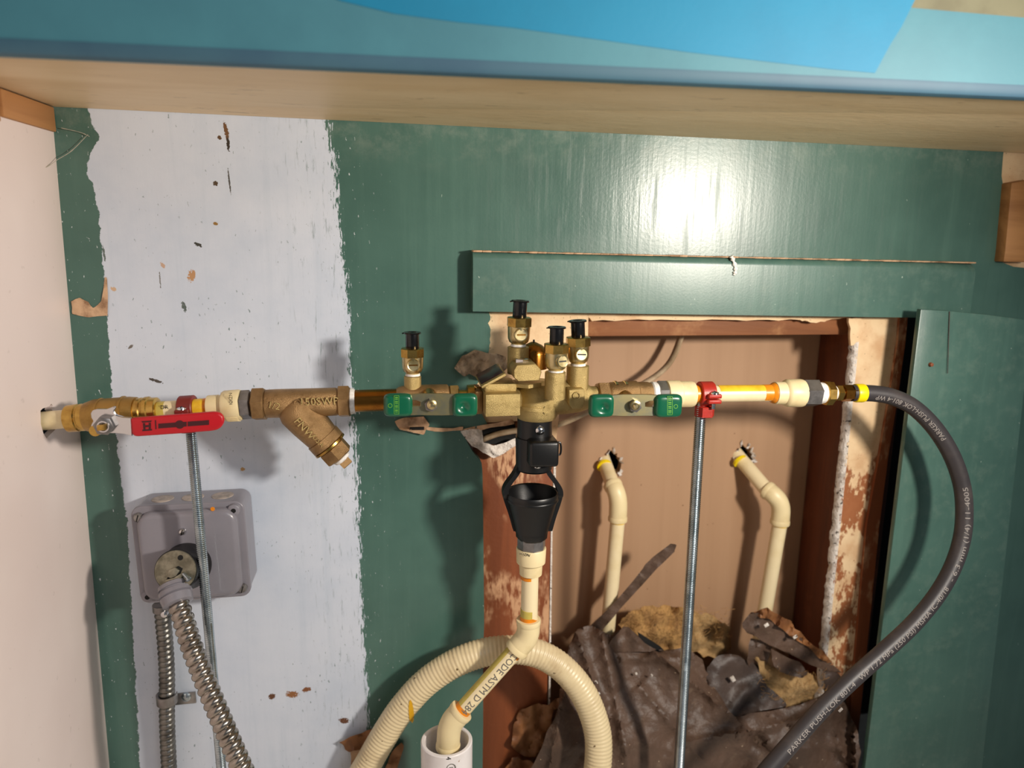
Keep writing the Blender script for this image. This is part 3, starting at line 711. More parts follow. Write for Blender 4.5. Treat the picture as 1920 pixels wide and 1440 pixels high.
c2 = P(193, 800, LY-.0085); build(MB().lathe(c2, FRONT, [(-.004, W(11, c2)), (.0005, W(11, c2)), (.0006, W(8.5, c2)), (-.0005, W(8.5, c2))], 24, cap=(True, False)), 'nut_washer', 'chrome', lev)
build(MB().rbox(c2, (V((1, 0, .08)).normalized(), V((0, 1, 0)), UPV), (W(16, c2), .008, W(11, c2)), .0005), 'stem', 'brass', lev)
build(MB().lathe(run(205, 12), FRONT, [(0, W(13, run(205))), (.034, W(10, run(205)))], 24), 'bonnet', 'brass', t)

# ---- CPVC between valve and strainer
t = thing('cpvc_pipe', run(345, 17), 'short yellow stained CPVC pipe under the left red clamp', 'pipe')
build(run_lathe([(296, 16.8), (402, 16.8)]), 'tube', 'cpvc', t)
build(run_lathe([(297, 17), (304, 17.1), (312, 17)], a0=-.3, a1=math.pi*1.6, n=20), 'primer_stain', 'stain', t)
build(run_lathe([(365, 17), (392, 17.1)], a0=-.5, a1=math.pi*1.6, n=20), 'yellow_stripe', 'stripe', t)
build(run_lathe([(384, 17.2), (391, 17.3)], n=24), 'primer_ring', 'primer', t)
p = run(310); letter('DR', P(308, 763, p.y-W(16.4, p)), run(330)-run(300), UPV, W(7.5, p), 'print_black', t, ext=.0001)
def adapter(label, prof, hx, tape=None, par=None, ribs=None):
    t = thing('threaded_adapter', run(prof[0][0], 28), label, 'pipe fitting')
    build(run_lathe(prof), 'socket', 'cpvc_fit', t)
    build(run_hex(*hx), 'steel_hex', 'steel', t)
    if tape: build(run_lathe(tape), 'thread_tape', 'white_tape', t)
    if ribs:
        x0, x1, r = ribs; mb = MB(); p0 = run(x0); d = (run(x1)-p0); L = d.length; d, u, b = frame(d); s = W(1, p0)
        for k in range(12):
            an = math.pi*(.72+.56*k/11); q = p0+d*(L/2)+(u*math.cos(an)+b*math.sin(an))*(r*s)
            nn = (u*math.cos(an)+b*math.sin(an)); mb.rbox(q, (d, nn, d.cross(nn)), (L*.8, .0012, .0011), .0002, 1)
        build(mb, 'grip_ribs', 'cpvc_fit', t)['kind'] = 'stuff'
    return t
t = adapter('cream CPVC adapter with steel hex screwed into the bronze strainer', [(390, 17), (391, 21.5), (393, 22), (411, 22), (412, 20.5), (417, 20.5), (419, 27), (423, 29), (449, 29.5), (453, 28), (453, 23)], (452, 472, 28), ribs=(424, 452, 29.3))
letter('NZIOM', P(433, 750, run(433).y-W(28.2, run(433))), -UPV, XV, W(6.0, run(433)), 'print_black', t, ext=.0001)

# ---- bronze Y strainer
t = thing('y_strainer', run(565, 110), 'bronze Y strainer with a slanting plugged branch and raised letters', 'strainer')
build(run_hex(474, 499, 32.5, .2), 'inlet_hex', 'bronze', t)
build(run_hex(634, 657, 31.5, .2), 'outlet_hex', 'bronze', t)
pb = P(544, 754, run(544).y); pe = P(544+.677*100, 754+.738*100, run(600).y); dB = (pe-pb); sB = dB.length/100; dB.normalize()
mb = run_lathe([(497, 23), (500, 26.5), (520, 27), (630, 26.5), (636, 24)])
mb.lathe(pb, dB, [(-8*sB, 14*sB), (-3*sB, 24*sB), (6*sB, 32*sB), (20*sB, 37*sB), (50*sB, 35.5*sB), (88*sB, 31.5*sB), (92*sB, 31*sB)], 44)
build(mb, 'body', 'bronze', t)
build(MB().lathe(pb, dB, [(88*sB, 30*sB), (89*sB, 33.5*sB), (106*sB, 33.5*sB), (108*sB, 30*sB)], 44), 'branch_collar', 'bronze', t)
build(MB().lathe(pb, dB, [(107*sB, 31*sB), (108*sB, 34*sB), (112*sB, 34*sB), (113*sB, 31*sB)], 44), 'gasket_ring', 'brass', t)
build(MB().prism(pb+dB*113*sB, dB, 27*sB, 29*sB, 6, rot=.45), 'cap_hex', 'bronze', t)
build(MB().lathe(pb, dB, [(139*sB, 15*sB), (142*sB, 18*sB), (147*sB, 16*sB), (149*sB, 12*sB)], 20), 'thread_tape', 'white_tape', t)
build(MB().prism(pb+dB*146*sB, dB, 15*sB, 14.5*sB, 4, ch=.15, rot=.5), 'square_plug', 'bronze', t)
p = run(600); letter('150SWP', P(598, 752, p.y-W(27.2, p)), run(630)-run(560), UPV, W(14.5, p), 'cast_brass', t, 'raised_letters', .0006)  # letters lighter than the bronze: caught highlights put into their colour
p = run(517); letter('1/2', P(514, 760, p.y-W(27.4, p)), V((1, 0, -.25)), UPV, W(13, p), 'cast_brass', t, 'raised_letters', .0006)
p = run(582); letter('FNW', P(572, 803, p.y-W(37.6, p)), dB, UPV, W(14.5, p), 'cast_brass', t, 'raised_letters', .0006)
p = run(592); letter('U.S.A', P(597, 827, p.y-W(34.6, p)), dB, UPV, W(8, p), 'cast_brass', t, 'raised_letters', .0005)
p = run(560); c = P(558, 755, p.y-W(28, p)); build(MB().lathe(c, FRONT, [(-.001, W(6.5, c)), (.0008, W(6, c)), (.0006, W(4.2, c)), (-.001, W(4.2, c))], 20, cap=(False, False)), 'raised_mark', 'bronze', t)
# ---- nipple
t = thing('brass_nipple', run(700, 22), 'shiny amber brass nipple between strainer and left green handle', 'pipe')
build(run_lathe([(655, 21), (748, 21)]), 'tube', 'nipple', t)
build(run_lathe([(655, 23), (658, 25), (662, 24), (666, 21.6)]), 'thread_tape', 'white_tape', t)

# ---- reduced-pressure backflow preventer
Y0 = -.085
bfp = thing('backflow_preventer', P(1005, 785, Y0), 'cast brass backflow preventer with two green tee handles and four test cocks', 'backflow preventer')
s0 = W(1, P(1000, 745, Y0))
build(run_lathe([(722, 17), (726, 20), (742, 20), (748, 24), (758, 26.5), (800, 27), (838, 26.5), (842, 23)]), 'inlet_valve', 'bronze', bfp)
build(run_hex(842, 860, 27, .3), 'inlet_hex', 'brass_pale', bfp)
build(run_lathe([(859, 15), (874, 15), (876, 24), (888, 25), (893, 21), (908, 21)]), 'inlet_union', 'brass', bfp)
def vcyl(x, y0, y1, r, Y, prof=None, n=32, mb=None, r1=None):
    p0, p1 = P(x, y0, Y), P(x, y1, Y); L = (p1-p0).length; q = W(1, p0); r1 = r1 or r
    prof = [(L*a_, b_*q) for a_, b_ in prof] if prof else [(0, r*q), (L-.8*q, r1*q), (L, (r1-1.2)*q)]
    return (mb or MB()).lathe(p0, UPV, prof, n, ref=V((0, -1, 0)))
# main casting: barrel, cross body, necks
mb = vcyl(1006, 786, 716, 40, Y0, [(0, 30), (.04, 36), (.16, 40), (.55, 41), (.9, 40), (1, 37)])
p0, p1 = P(1000, 746, Y0), P(1124, 742, Y0); L = (p1-p0).length
mb.lathe(p0, p1-p0, [(0, 33*s0), (L*.45, 33*s0), (L*.68, 30*s0), (L*.80, 25*s0), (L*.86, 19*s0), (L, 18*s0)], 36)
p0, p1 = P(1000, 744, Y0+.004), P(900, 746, Y0+.004); L = (p1-p0).length
mb.lathe(p0, p1-p0, [(0, 34*s0), (L*.7, 32*s0), (L*.85, 24*s0), (L, 20*s0)], 36)
build(mb, 'main_casting', 'cast_brass', bfp)
build(MB().rbox(P(938, 752, Y0-.018)+V((0, .0, 0)), (V((1, 0, .01)).normalized(), V((0, 1, 0)), UPV), (W(66, P(938, 752, Y0-.03)), .036, W(43, P(938, 752, Y0-.03))), .0012), 'side_block', 'cast_brass', bfp)
build(MB().rbox(P(895, 748, Y0), (XV, V((0, 1, 0)), UPV), (W(14, P(895, 748, Y0)), .034, W(44, P(895, 748, Y0))), .002), 'side_flange', 'bronze', bfp)
# slanted name plate carrier with maroon tag
pa, pb_ = P(903, 727, Y0-.030), P(949, 702, Y0-.030); dd = (pb_-pa).normalized(); nn = V((-dd.z, 0, dd.x))
build(MB().rbox((pa+pb_)/2+V((0, .026, 0)), (dd, V((0, 1, 0)), nn), ((pb_-pa).length, .052, .0026), .0008), 'tag_plate', 'cast_brass', bfp)
build(MB().rbox((pa+pb_)/2+V((0, .029, 0))+nn*.0016, (dd, V((0, 1, 0)), nn), ((pb_-pa).length*.9, .044, .0008), .0003), 'maroon_tag', 'maroon', bfp)
build(MB().rbox(P(935, 722, Y0-.010), (XV, V((0, 1, 0)), UPV), (W(60, P(935, 722, Y0)), .030, W(18, P(935, 722, Y0))), .003), 'block_shoulder', 'cast_brass', bfp)
# octagonal cover with hex bolt
cv = [(963, 694), (969, 684), (1004, 682), (1013, 692), (1016, 697), (1011, 714), (972, 716), (963, 708)]
build(MB().slab([P(x, y, Y0-.036) for x, y in cv], V((0, .042, 0)), .0008, 1), 'cover', 'cast_brass', bfp)
build(vcyl(978, 684, 672, 13.5, Y0-.022, n=6), 'cover_bolt', 'chrome', bfp)
build(vcyl(985, 722, 715, 32, Y0-.012, n=6), 'cover_flange', 'cast_brass', bfp)
build(vcyl(999, 690, 641, 25, Y0+.012, [(0, 27), (.55, 27), (.72, 25), (.88, 17), (1, 4)]), 'relief_dome', 'nipple', bfp)
build(MB().tube([P(1001, 643, Y0+.012), P(1001, 637, Y0+.012)], .001, 8), 'dome_pin', 'dark_hole', bfp)
build(vcyl(971, 700, 650, 20, Y0-.002), 'cock_neck', 'cast_brass', bfp)
build(vcyl(1040, 747, 697, 19.5, Y0-.034), 'cock_neck', 'cast_brass', bfp)
build(vcyl(1082, 730, 685, 21, Y0-.004), 'cock_neck', 'cast_brass', bfp)
build(vcyl(774, 742, 705, 16, Y0), 'cock_neck', 'cast_brass', bfp)
bx = [(1066, 730), (1096, 729), (1097, 752), (1093, 767), (1072, 768), (1066, 758)]
build(MB().slab([P(x, y, Y0-.024) for x, y in bx], V((0, .024, 0)), .001, 1), 'side_boss', 'cast_brass', bfp)
c = P(1081, 742, Y0-.0245); build(MB().lathe(c, FRONT, [(-.001, W(8, c)), (.0007, W(7.5, c)), (.0005, W(5.6, c)), (-.001, W(5.6, c))], 20, cap=(False, False)), 'cast_mark', 'cast_brass', bfp)
mb = MB(); cq = P(1006, 769, Y0); r40 = 41*s0; prev = None
for k in range(27):
    x = 981+k*2.0; hh = 3.6 if x < 1020 else 8*(1035-x)/15.0; ring_ = []
    for yy in (768.5-hh, 768.5+hh):
        q = P(x, yy, Y0-r40*.93); ring_.append(V((q.x, Y0-math.sqrt(max(1e-6, r40*r40-(q.x-cq.x)**2)), q.z)))
    i0 = len(mb.v); mb.v += [ring_[0]+V((0, .001, 0)), ring_[0]+V((0, -.0009, 0)), ring_[1]+V((0, -.0009, 0)), ring_[1]+V((0, .001, 0))]; R = range(i0, i0+4)
    if prev: mb.bridge(prev, R)
    else: mb.f.append(tuple(R))
    prev = R
mb.f.append(tuple(prev))
build(mb, 'flow_arrow', 'cast_brass', bfp, smooth=False)
# right valve
build(run_hex(1119, 1141, 27, .25), 'outlet_hex', 'bronze', bfp)
build(run_lathe([(1140, 22), (1144, 25), (1192, 27), (1194, 25), (1214, 24.5), (1222, 22), (1222, 18)]), 'outlet_valve', 'bronze', bfp)
for x in (1150, 1168): build(run_lathe([(x, 26), (x+1, 27.6), (x+5, 27.6), (x+6, 26)], a0=-.5, a1=.5, n=8), 'cast_mark', 'brass_pale', bfp)
for i, (x, y, Y) in enumerate([(808, 758, Y0-.046), (1190, 759.5, Y0-.046)]):
    build(MB().lathe(P(x, y, Y+.004), V((0, 1, 0)), [(0, W(12, P(x, y, Y))), (.044, W(17, P(x, y, Y)))], 20), 'valve_stem', 'brass', bfp)
HY = Y0-.046
def handle(cx, cy, sgn):
    """tee handle about the stem; sgn=+1: label grip at left (mirrored for the outlet)"""
    q = lambda dx, dy, dY=0.0: P(cx+sgn*dx, cy+dy, HY+dY)
    e = V((0, .0022, 0))
    pl = [(-40, 3), (-20, 3), (-20, -5), (-28, -8), (-43, -8), (-43, -19), (-20, -20.5), (22, -20.5), (44, -19), (44, 19.5), (22, 20.5), (-20, 20), (-40, 20)]
    h = build(MB().slab([q(*p) for p in pl], e, .0003, 1), 'tee_handle', 'zinc_yellow', bfp)
    for x0, x1, yy in ((-89, -35, 22), (39, 87, 22)):
        c = q((x0+x1)/2, .5, .0); w_, hh = W(abs(x1-x0), c), W(2*yy, c); dc = (W(-3, c)*sgn if x0 > 0 else None); bm = MB(); G = 26; ids = {}
        for side in (-1, 1):
            for i in range(G+1):
                for j in range(G+1):
                    u_, v_ = i/G*2-1, j/G*2-1; m_ = max(abs(u_), abs(v_)); key = (i, j) if m_ > .999 else (i, j, side)
                    if key in ids: continue
                    an = math.atan2(v_, u_); rr = 1/((abs(math.cos(an))**5+abs(math.sin(an))**5)**.2); mm = math.sin(m_*math.pi/2)**.8
                    x_, z_ = mm*rr*math.cos(an)*w_/2, mm*rr*math.sin(an)*hh/2; y_ = side*.0055*(max(0, 1-mm**7))**.5
                    if dc is not None and side < 0: y_ += .0042*math.exp(-((x_-dc)**2+(z_+W(2, c))**2)/(W(8, c)**2))
                    ids[key] = len(bm.v); bm.v.append(c+V((x_, y_, z_)))
            for i in range(G):
                for j in range(G):
                    bm.f.append(tuple(ids.get(k_, ids.get(k_+(side,))) for k_ in ((i, j), (i+1, j), (i+1, j+1), (i, j+1))))
        g = build(bm, 'grip', 'green_grip', h, 80)
        if x0 < 0:
            f0 = -.0054; o = []
            lx = (-70, -61) if sgn > 0 else (-71, -62)
            def bar(a, b, c_, d_, nm='label_frame'): build(MB().slab([q(a, b, f0), q(c_, b, f0), q(c_, d_, f0), q(a, d_, f0)], V((0, -.0002, 0))), nm, 'label_line', g, smooth=False)
            bar(lx[0], -17, lx[0]+.9, 18); bar(lx[1], -17, lx[1]+.9, 18); bar(lx[0], -17, lx[1], -16.2); bar(lx[0], 17.2, lx[1], 18)
            for k in range(8): bar(lx[0]+2.2, -14+k*3.9, lx[1]-1.2, -14+k*3.9+(1.3 if k % 2 else 2.3), 'label_mark')
            d = q(-77, 2, f0); build(MB().lathe(d, FRONT, [(0, W(4.2, d)), (.0002, W(4.2, d)), (.0002, W(3.2, d)), (0, W(3.2, d))], 20, cap=(False, False)), 'label_ring', 'label_line', g)
    n_ = q(-1 if sgn > 0 else 1, 0, 0); build(MB().prism(n_, FRONT, .005, W(12, n_), 6, rot=.2), 'handle_nut', 'steel', h)
    n2 = q(1*sgn, 0, -.005); build(MB().lathe(n2, FRONT, [(0, W(9.5, n2)), (.0015, W(9, n2)), (.002, W(6, n2)), (.0035, W(5.5, n2)), (.0045, W(3, n2))], 20), 'handle_stem', 'brass_pale', h)
handle(808.5, 758.5, 1); handle(1190, 760, -1)
# test cocks
def test_cock(x, y, Y, hgt, lean, sx, sy, flip, look):
    p = P(x, y, Y); q = W(1, p)*hgt/81.0; up = V((lean, 0, 1)).normalized()
    body = MB().lathe(p, up, [(-2*q, 11*q), (2*q, 12*q), (4*q, 13*q), (7*q, 17*q), (14*q, 19.5*q), (28*q, 20*q), (36*q, 20.5*q), (37*q, 19*q)], 32, ref=V((0, -1, 0)))
    tc = build(body, 'test_cock', 'brass_pale', bfp)
    build(MB().lathe(p, up, [(-2*q, 12.5*q), (-1*q, 14*q), (2.5*q, 13.5*q), (3*q, 12*q)], 24), 'thread_tape', 'white_tape', tc)
    build(MB().prism(p+up*34*q, up, 17*q, 22.5*q, 8, ref=V((.35, -1, 0)), ch=.08), 'hex_top', 'brass', tc)
    u2 = V((lean*2.2, 0, 1)).normalized(); c0 = p+up*50*q
    build(MB().lathe(c0, u2, [(-1*q, 11.5*q), (1*q, 12.5*q), (27*q, 12.5*q), (28*q, 16*q), (29.5*q, 16.3*q), (31*q, 15.5*q), (31*q, 9*q), (29*q, 8*q)], 28), 'dust_cap', 'cap_black', tc)
    build(MB().tube([c0+u2*29*q+V((-16*q, 0, 0)), c0+u2*29*q+V((-18.5*q, -.001, -.3*q))], 1.3*q, 6), 'cap_tab', 'cap_black', tc)
    f = V((sx, -1, .10)).normalized(); c = p+up*20*q
    sc = build(MB().lathe(c, f, [(0, 12*q), (19*q, 12.6*q), (20.5*q, 12.3*q), (21.5*q, 11*q), (20.9*q, 9.6*q), (20.7*q, .5*q)], 28), 'screw', 'brass_pale', tc, 18)
    ff, u, b = frame(f); side = (u*math.sin(sy)+b*math.cos(sy)); oth = f.cross(side)
    build(MB().rbox(c+f*20.8*q, (side, oth, f), (16*q, 2.6*q, .5*q), 0), 'screw_slot', 'print_black' if look else 'nipple', sc)
test_cock(774, 703, Y0, 81, .0, .05, .0, 0, 0)
test_cock(972, 648, Y0-.002, 85, .02, .06, .0, 0, 0)
test_cock(1042, 697, Y0-.034, 85, .0, .42, .0, 0, 1)
test_cock(1084, 684, Y0-.004, 84, -.03, .08, .05, 0, 1)
# outlet side
t = adapter('cream CPVC adapter beside the right green handle', [(1247, 22), (1249, 26), (1252, 26.5), (1272, 26.5), (1274, 24.5), (1296, 24.5), (1300, 23), (1300, 16)], (1230, 1249, 26.5), tape=[(1218, 21), (1222, 24.5), (1229, 24.5), (1232, 22)])
t = thing('cpvc_pipe', run(1390, 16), 'straight cream CPVC pipe with a yellow stripe right of the red clamp', 'pipe')
build(run_lathe([(1298, 15.6), (1454, 15.6)]), 'tube', 'cpvc', t)
build(run_lathe([(1345, 15.8), (1440, 15.8)], a0=-.3, a1=1.1, n=12, cap=(False, False)), 'yellow_stripe', 'stripe', t)
build(run_lathe([(1299, 16.4), (1306, 16.6), (1312, 16.2)], n=24), 'primer_ring', 'primer', t)
build(run_lathe([(1430, 15.9), (1442, 16.2), (1452, 16.6)], a0=-1.2, a1=2.4, n=24), 'primer_stain', 'primer', t)
build(run_lathe([(1444, 16.2), (1449, 19.5), (1453, 20)], n=28), 'primer_ring', 'primer', t)
adapter('cream CPVC adapter with steel hex leading to the black hose', [(1450, 17), (1452, 21), (1469, 21.5), (1471, 24), (1475, 26), (1500, 26.5), (1504, 25.5), (1504, 20)], (1502, 1533, 26.5, .15), tape=[(1531, 21), (1534, 21), (1546, 19), (1547, 15)])
t = thing('hose_fitting', run(1575, 16), 'small brass hose barb fitting between steel hex and yellow ring', 'pipe fitting')
build(run_hex(1544, 1559, 23.5, .3, n=8), 'brass_hex', 'brass', t)
build(run_lathe([(1558, 14), (1560, 14.5), (1565, 14), (1566, 12)]), 'thread_tape', 'white_tape', t)
build(run_hex(1565, 1577, 16, .3), 'brass_hex', 'brass', t)
build(run_hex(1579, 1602, 16, .0), 'brass_hex', 'nipple', t)
build(run_lathe([(1560, 11), (1612, 11)]), 'barb', 'brass', t)

# ---- red split-ring clamps and threaded rods
def clamp(x, dark, label, ear=1):
    red = 'red_dark' if dark else 'red_paint'
    p = run(x); s = W(1, p); d = (run(x+20)-run(x-20)).normalized()
    t = thing('pipe_clamp', p-UPV*45*s, label, 'clamp')
    ry = 17.0 if x < 700 else 15.8
    d0, u, b = frame(d); mb = MB(); L = 27*s
    R0, R1 = (ry+.3)*s, (ry+7.5)*s
    rings = [mb.ring(p+d*tt, u, b, rr_, 36) for tt, rr_ in ((-L/2, R0), (-L/2, R1-1.2*s), (-L/2+1.5*s, R1), (L/2-1.5*s, R1), (L/2, R1-1.2*s), (L/2, R0))]
    for A, B in zip(rings, rings[1:]+rings[:1]): mb.bridge(A, B)
    build(mb, 'ring', red, t)
    ec = p+V((0, -R1*.92, -4*s))
    for k, nm in ((1, 'upper_ear'), (-1, 'lower_ear')):
        e = ec+UPV*(k*5.0*s)+d*(6*s*ear); build(MB().rbox(e, (d, V((0, 1, 0)), UPV), (26*s, 20*s, 8*s), 2.4*s, 3), nm, red, t)
    e = ec+d*(7*s*ear)+UPV*9*s+V((0, -2*s, 0)); sc = build(MB().lathe(e, UPV, [(0, 9*s), (2.5*s, 8.5*s), (4.2*s, 5*s), (4.6*s, .5*s)], 20), 'clamp_screw', 'chrome', t)
    build(MB().rbox(e+UPV*4.4*s, (d, V((0, 1, 0)), UPV), (1.6*s, 12*s, 1.2*s), 0), 'screw_slot', 'dark_hole', sc)
    build(MB().tube([ec+d*(7*s*ear)-UPV*8*s, ec+d*(7*s*ear)-UPV*20*s], 3.6*s, 10), 'screw_shank', 'zinc', t)
    build(MB().prism(p-UPV*(R1+20*s), UPV, 21*s, 19*s, 6, ref=V((.5, -1, 0)), ch=.1), 'rod_socket', red, t)
    return p-UPV*(R1+20*s), s
def rod(top, bot_xy, label, rpx):
    s = W(1, top); b = P(bot_xy[0], bot_xy[1], top.y); b = top+(b-top)*((top.z)/(top.z-b.z)); b.z = 0.0
    top = top+(top-b).normalized()*.012
    d = b-top; L = d.length; d, u, v = frame(d, V((0, -1, 0))); pitch = .0020; nt = int(L/pitch*4); na = 12; mb = MB(); R = rpx*s; prev = None
    for i in range(nt+1):
        tt = L*i/nt; i0 = len(mb.v)
        for k in range(na):
            a_ = 2*math.pi*k/na; ph = (tt/pitch-k/na) % 1.0; r_ = R*(1-.20*abs(2*ph-1)); mb.v.append(top+d*tt+u*(math.cos(a_)*r_)+v*(math.sin(a_)*r_))
        Rg = range(i0, i0+na)
        if prev: mb.bridge(prev, Rg)
        else: mb.f.append(tuple(reversed(Rg)))
        prev = Rg
    mb.f.append(tuple(prev)); o = build(mb, 'threaded_rod', 'zinc', ang=25); tag(o, label, 'rod', 'pipe support rods'); return o
pt, s = clamp(352, 1, 'dark red pipe clamp above the red valve lever', -.6)
rod(P(357, 800, pt.y), (415, 1440), 'zinc threaded rod passing in front of the grey electrical box', 10.2)
pt, s = clamp(1323, 0, 'red pipe clamp with hex socket right of the backflow preventer', 1)
rod(P(1313.5, 775, pt.y), (1273, 1440), 'zinc threaded rod standing in front of the wall opening', 11.0)

# ---- black rubber hose
hp_ = [(1596, 737, -.085), (1612, 737, -.085), (1640, 738, -.085), (1672, 744, -.086), (1712, 763, -.088), (1752, 802, -.092), (1784, 853, -.097), (1803, 908, -.102), (1808, 960, -.108), (1803, 1012, -.114), (1785, 1066, -.121), (1755, 1118, -.128), (1713, 1169, -.136), (1660, 1219, -.145), (1600, 1272, -.154), (1540, 1330, -.163), (1482, 1395, -.172), (1430, 1455, -.180), (1380, 1515, -.188)]
hpts = smooth_path(to_floor([P(*q) for q in hp_], .010), 10); hr = W(15.6, hpts[10])
ho = thing('rubber_hose', low(hpts), 'black rubber hose curving down from the yellow ring with grey printing', 'hose')
build(MB().tube(hpts, hr, 20), 'tube', 'hose', ho)
build(run_lathe([(1602, 15.5), (1603, 17), (1606, 17.6), (1616, 17.6), (1619, 17), (1620, 15.5)]), 'yellow_ring', 'yellow', ho)
rev = resample(list(reversed(hpts)), .004); tot = len(rev)*.004
def arc_at(px, py): return min(range(len(rev)), key=lambda i: (lambda r_: (r_[0]-px)**2+(r_[1]-py)**2)(proj(rev[i])))*.004
hh_ = W(10.5, hpts[60])
for tx, p0, p1 in (('PARKER PUSH-LOK 801-4', (1472, 1404), (1598, 1272)), ('WP 1.72 MPa (250 PSI) MSHA IC-40/18', (1600, 1270), (1770, 1090)), ('- 6.3 mm (1/4) 11-4005', (1772, 1086), (1806, 905)), ('PARKER PUSH-LOK 801-4 WP', (1765, 820), (1627, 738))):
    a_, b_ = arc_at(*p0), arc_at(*p1); vs, _f = text_verts(tx, hh_, .0001); wd = max(v.x for v in vs)-min(v.x for v in vs)
    letter_on_tube(tx, rev, a_, hr, hh_*.86, 'print_white', ho, a0=.34, wide=(b_-a_)/wd/.86*.97)
c = P(1573, 1328, -.168)
build(MB().rbox(P(1576, 1331, -.178), (V((.5, 0, -.5)).normalized(), V((0, 1, 0)), V((.5, 0, .5)).normalized()), (.003, .001, .005), .0004), 'scuff', 'print_white', ho)

# ================================================================== DRAIN BELOW THE PREVENTER
ag = thing('air_gap_funnel', P(998, 1010, Y0), 'black plastic air gap funnel hanging under the backflow preventer', 'funnel')
build(vcyl(1002, 822, 783, 33, Y0, [(0, 33), (.8, 32.5), (1, 33)]), 'collar', 'black_plastic', ag)
build(vcyl(1001, 880, 818, 35, Y0, [(0, 31), (.05, 34), (1, 35.5)]), 'throat', 'black_plastic', ag)
c = P(1017, 847, Y0-.020); build(MB().rbox(c, (XV, V((0, 1, 0)), UPV), (W(56, c), .022, W(50, c)), .0035, 3), 'latch_box', 'black_plastic', ag)
c = P(1048, 841, Y0-.020); build(MB().tube(smooth_path([P(1043, 830, Y0-.02), P(1050, 830, Y0-.02), P(1052, 841, Y0-.02), P(1050, 852, Y0-.02), P(1043, 852, Y0-.02)], 5), W(2.0, c), 8), 'latch_tab', 'black_plastic', ag)
for x, y, r_ in ((1012.5, 807, 8.5), (1008, 873, 7)):
    c = P(x, y, Y0-.0168); sc = build(MB().lathe(c, FRONT, [(-.003, W(r_, c)), (.001, W(r_, c)), (.0026, W(r_*.6, c)), (.003, W(.5, c))], 20), 'screw', 'chrome', ag)
    build(MB().rbox(c+V((0, -.003, 0)), (V((1, 0, .6)).normalized(), V((0, 1, 0)), V((-.6, 0, 1)).normalized()), (W(r_*1.2, c), .0012, W(1.8, c)), 0), 'screw_slot', 'dark_hole', sc)
cz = P(998, 921, Y0); sF = W(1, cz); zb_ = P(998, 994, Y0).z; H = cz.z-zb_
prof = [(0, 31*sF), (.0, 32*sF), (H*.05, 33*sF), (H*.75, 47*sF), (H*.86, 49.5*sF), (H*.97, 50*sF), (H, 48.5*sF), (H*.97, 46*sF), (H*.8, 44*sF), (H*.12, 26*sF), (H*.1, 4*sF)]
build(MB().lathe(V((cz.x, cz.y, zb_)), UPV, prof, 44, ref=V((0, -1, 0))), 'bowl', 'black_plastic', ag)
build(MB().lathe(V((cz.x, cz.y, zb_)), UPV, [(H*.80, 48*sF), (H*.81, 50*sF), (H*.84, 50.4*sF), (H*.86, 49.6*sF)], 44, cap=(False, False)), 'bowl_bead', 'black_plastic', ag)
for sg in (-1, 1):
    path = [P(998+sg*24, 872, Y0), P(998+sg*32, 888, Y0), P(998+sg*46, 907, Y0), P(998+sg*51, 921, Y0), P(998+sg*48, 938, Y0), P(998+sg*38, 968, Y0), P(998+sg*31, 993, Y0)]
    mb = MB(); prev = None
    for i, q in enumerate(smooth_path(path, 5)):
        i0 = len(mb.v); hw, hd = 5.2*sF, (10.5 if i < 18 else 8)*sF
        mb.v += [q+V((-hw, -hd, 0)), q+V((hw, -hd, 0)), q+V((hw, hd, 0)), q+V((-hw, hd, 0))]; R = range(i0, i0+4)
        if prev: mb.bridge(prev, R)
        else: mb.f.append(tuple(R))
        prev = R
    mb.f.append(tuple(prev)); build(mb, 'yoke_arm', 'black_plastic', ag)
build(vcyl(997, 1009, 991, 31, Y0, [(0, 26), (.25, 30), (1, 31)], n=12), 'outlet_collar', 'black_plastic', ag)
t = thing('threaded_adapter', P(995, 1076, Y0), 'upright cream CPVC adapter under the black funnel', 'pipe fitting')
build(vcyl(996, 1029, 1006, 26.5, Y0, n=8), 'steel_hex', 'steel', t)
build(vcyl(995, 1076, 1026, 27, Y0, [(0, 17), (.01, 21), (.40, 22), (.42, 25), (.46, 27), (.97, 28), (1, 27), (1, 24)]), 'socket', 'cpvc_fit', t)
letter('vOZIN', P(984, 1039.5, Y0-W(27.2, P(995, 1040, Y0))), V((1, 0, -.28)), UPV, W(5.0, P(995, 1040, Y0)), 'print_black', t, ext=.0001)
t = thing('cpvc_pipe', P(992, 1165, Y0), 'upright cream CPVC pipe below the funnel with orange primer at its foot', 'pipe')
build(vcyl(992, 1170, 1070, 15.7, Y0), 'tube', 'cpvc', t)
build(vcyl(992, 1084, 1076, 16, Y0), 'primer_ring', 'primer', t); build(vcyl(991.5, 1166, 1154, 16.2, Y0, [(0, 16.6), (1, 15.9)]), 'primer_ring', 'primer', t)
build(vcyl(991.5, 1154, 1140, 15.95, Y0), 'primer_stain', 'stain', t)
def elbow(pts_px, r, Yv, label, m='cpvc_fit', lip=1.06):
    pts = [P(x, y, Y) for x, y, Y in pts_px]; q = smooth_path(pts, 8); s = W(1, q[len(q)//2]); N_ = len(q)
    t = thing('pipe_elbow', low(q), label, 'elbow')
    build(MB().tube(q, lambda i: r*s, 28), 'bend', m, t)
    for e, d in ((0, 1), (-1, -1)):
        k = 0 if e == 0 else N_-1; dr = (q[k+d*3]-q[k]).normalized()
        build(MB().lathe(q[k], dr, [(-.0003, r*s*.8), (-.0003, r*s*lip*.98), (.0004, r*s*lip), (.004, r*s*lip), (.006, r*s*1.0)], 28), 'socket_lip', m, t)
    return t
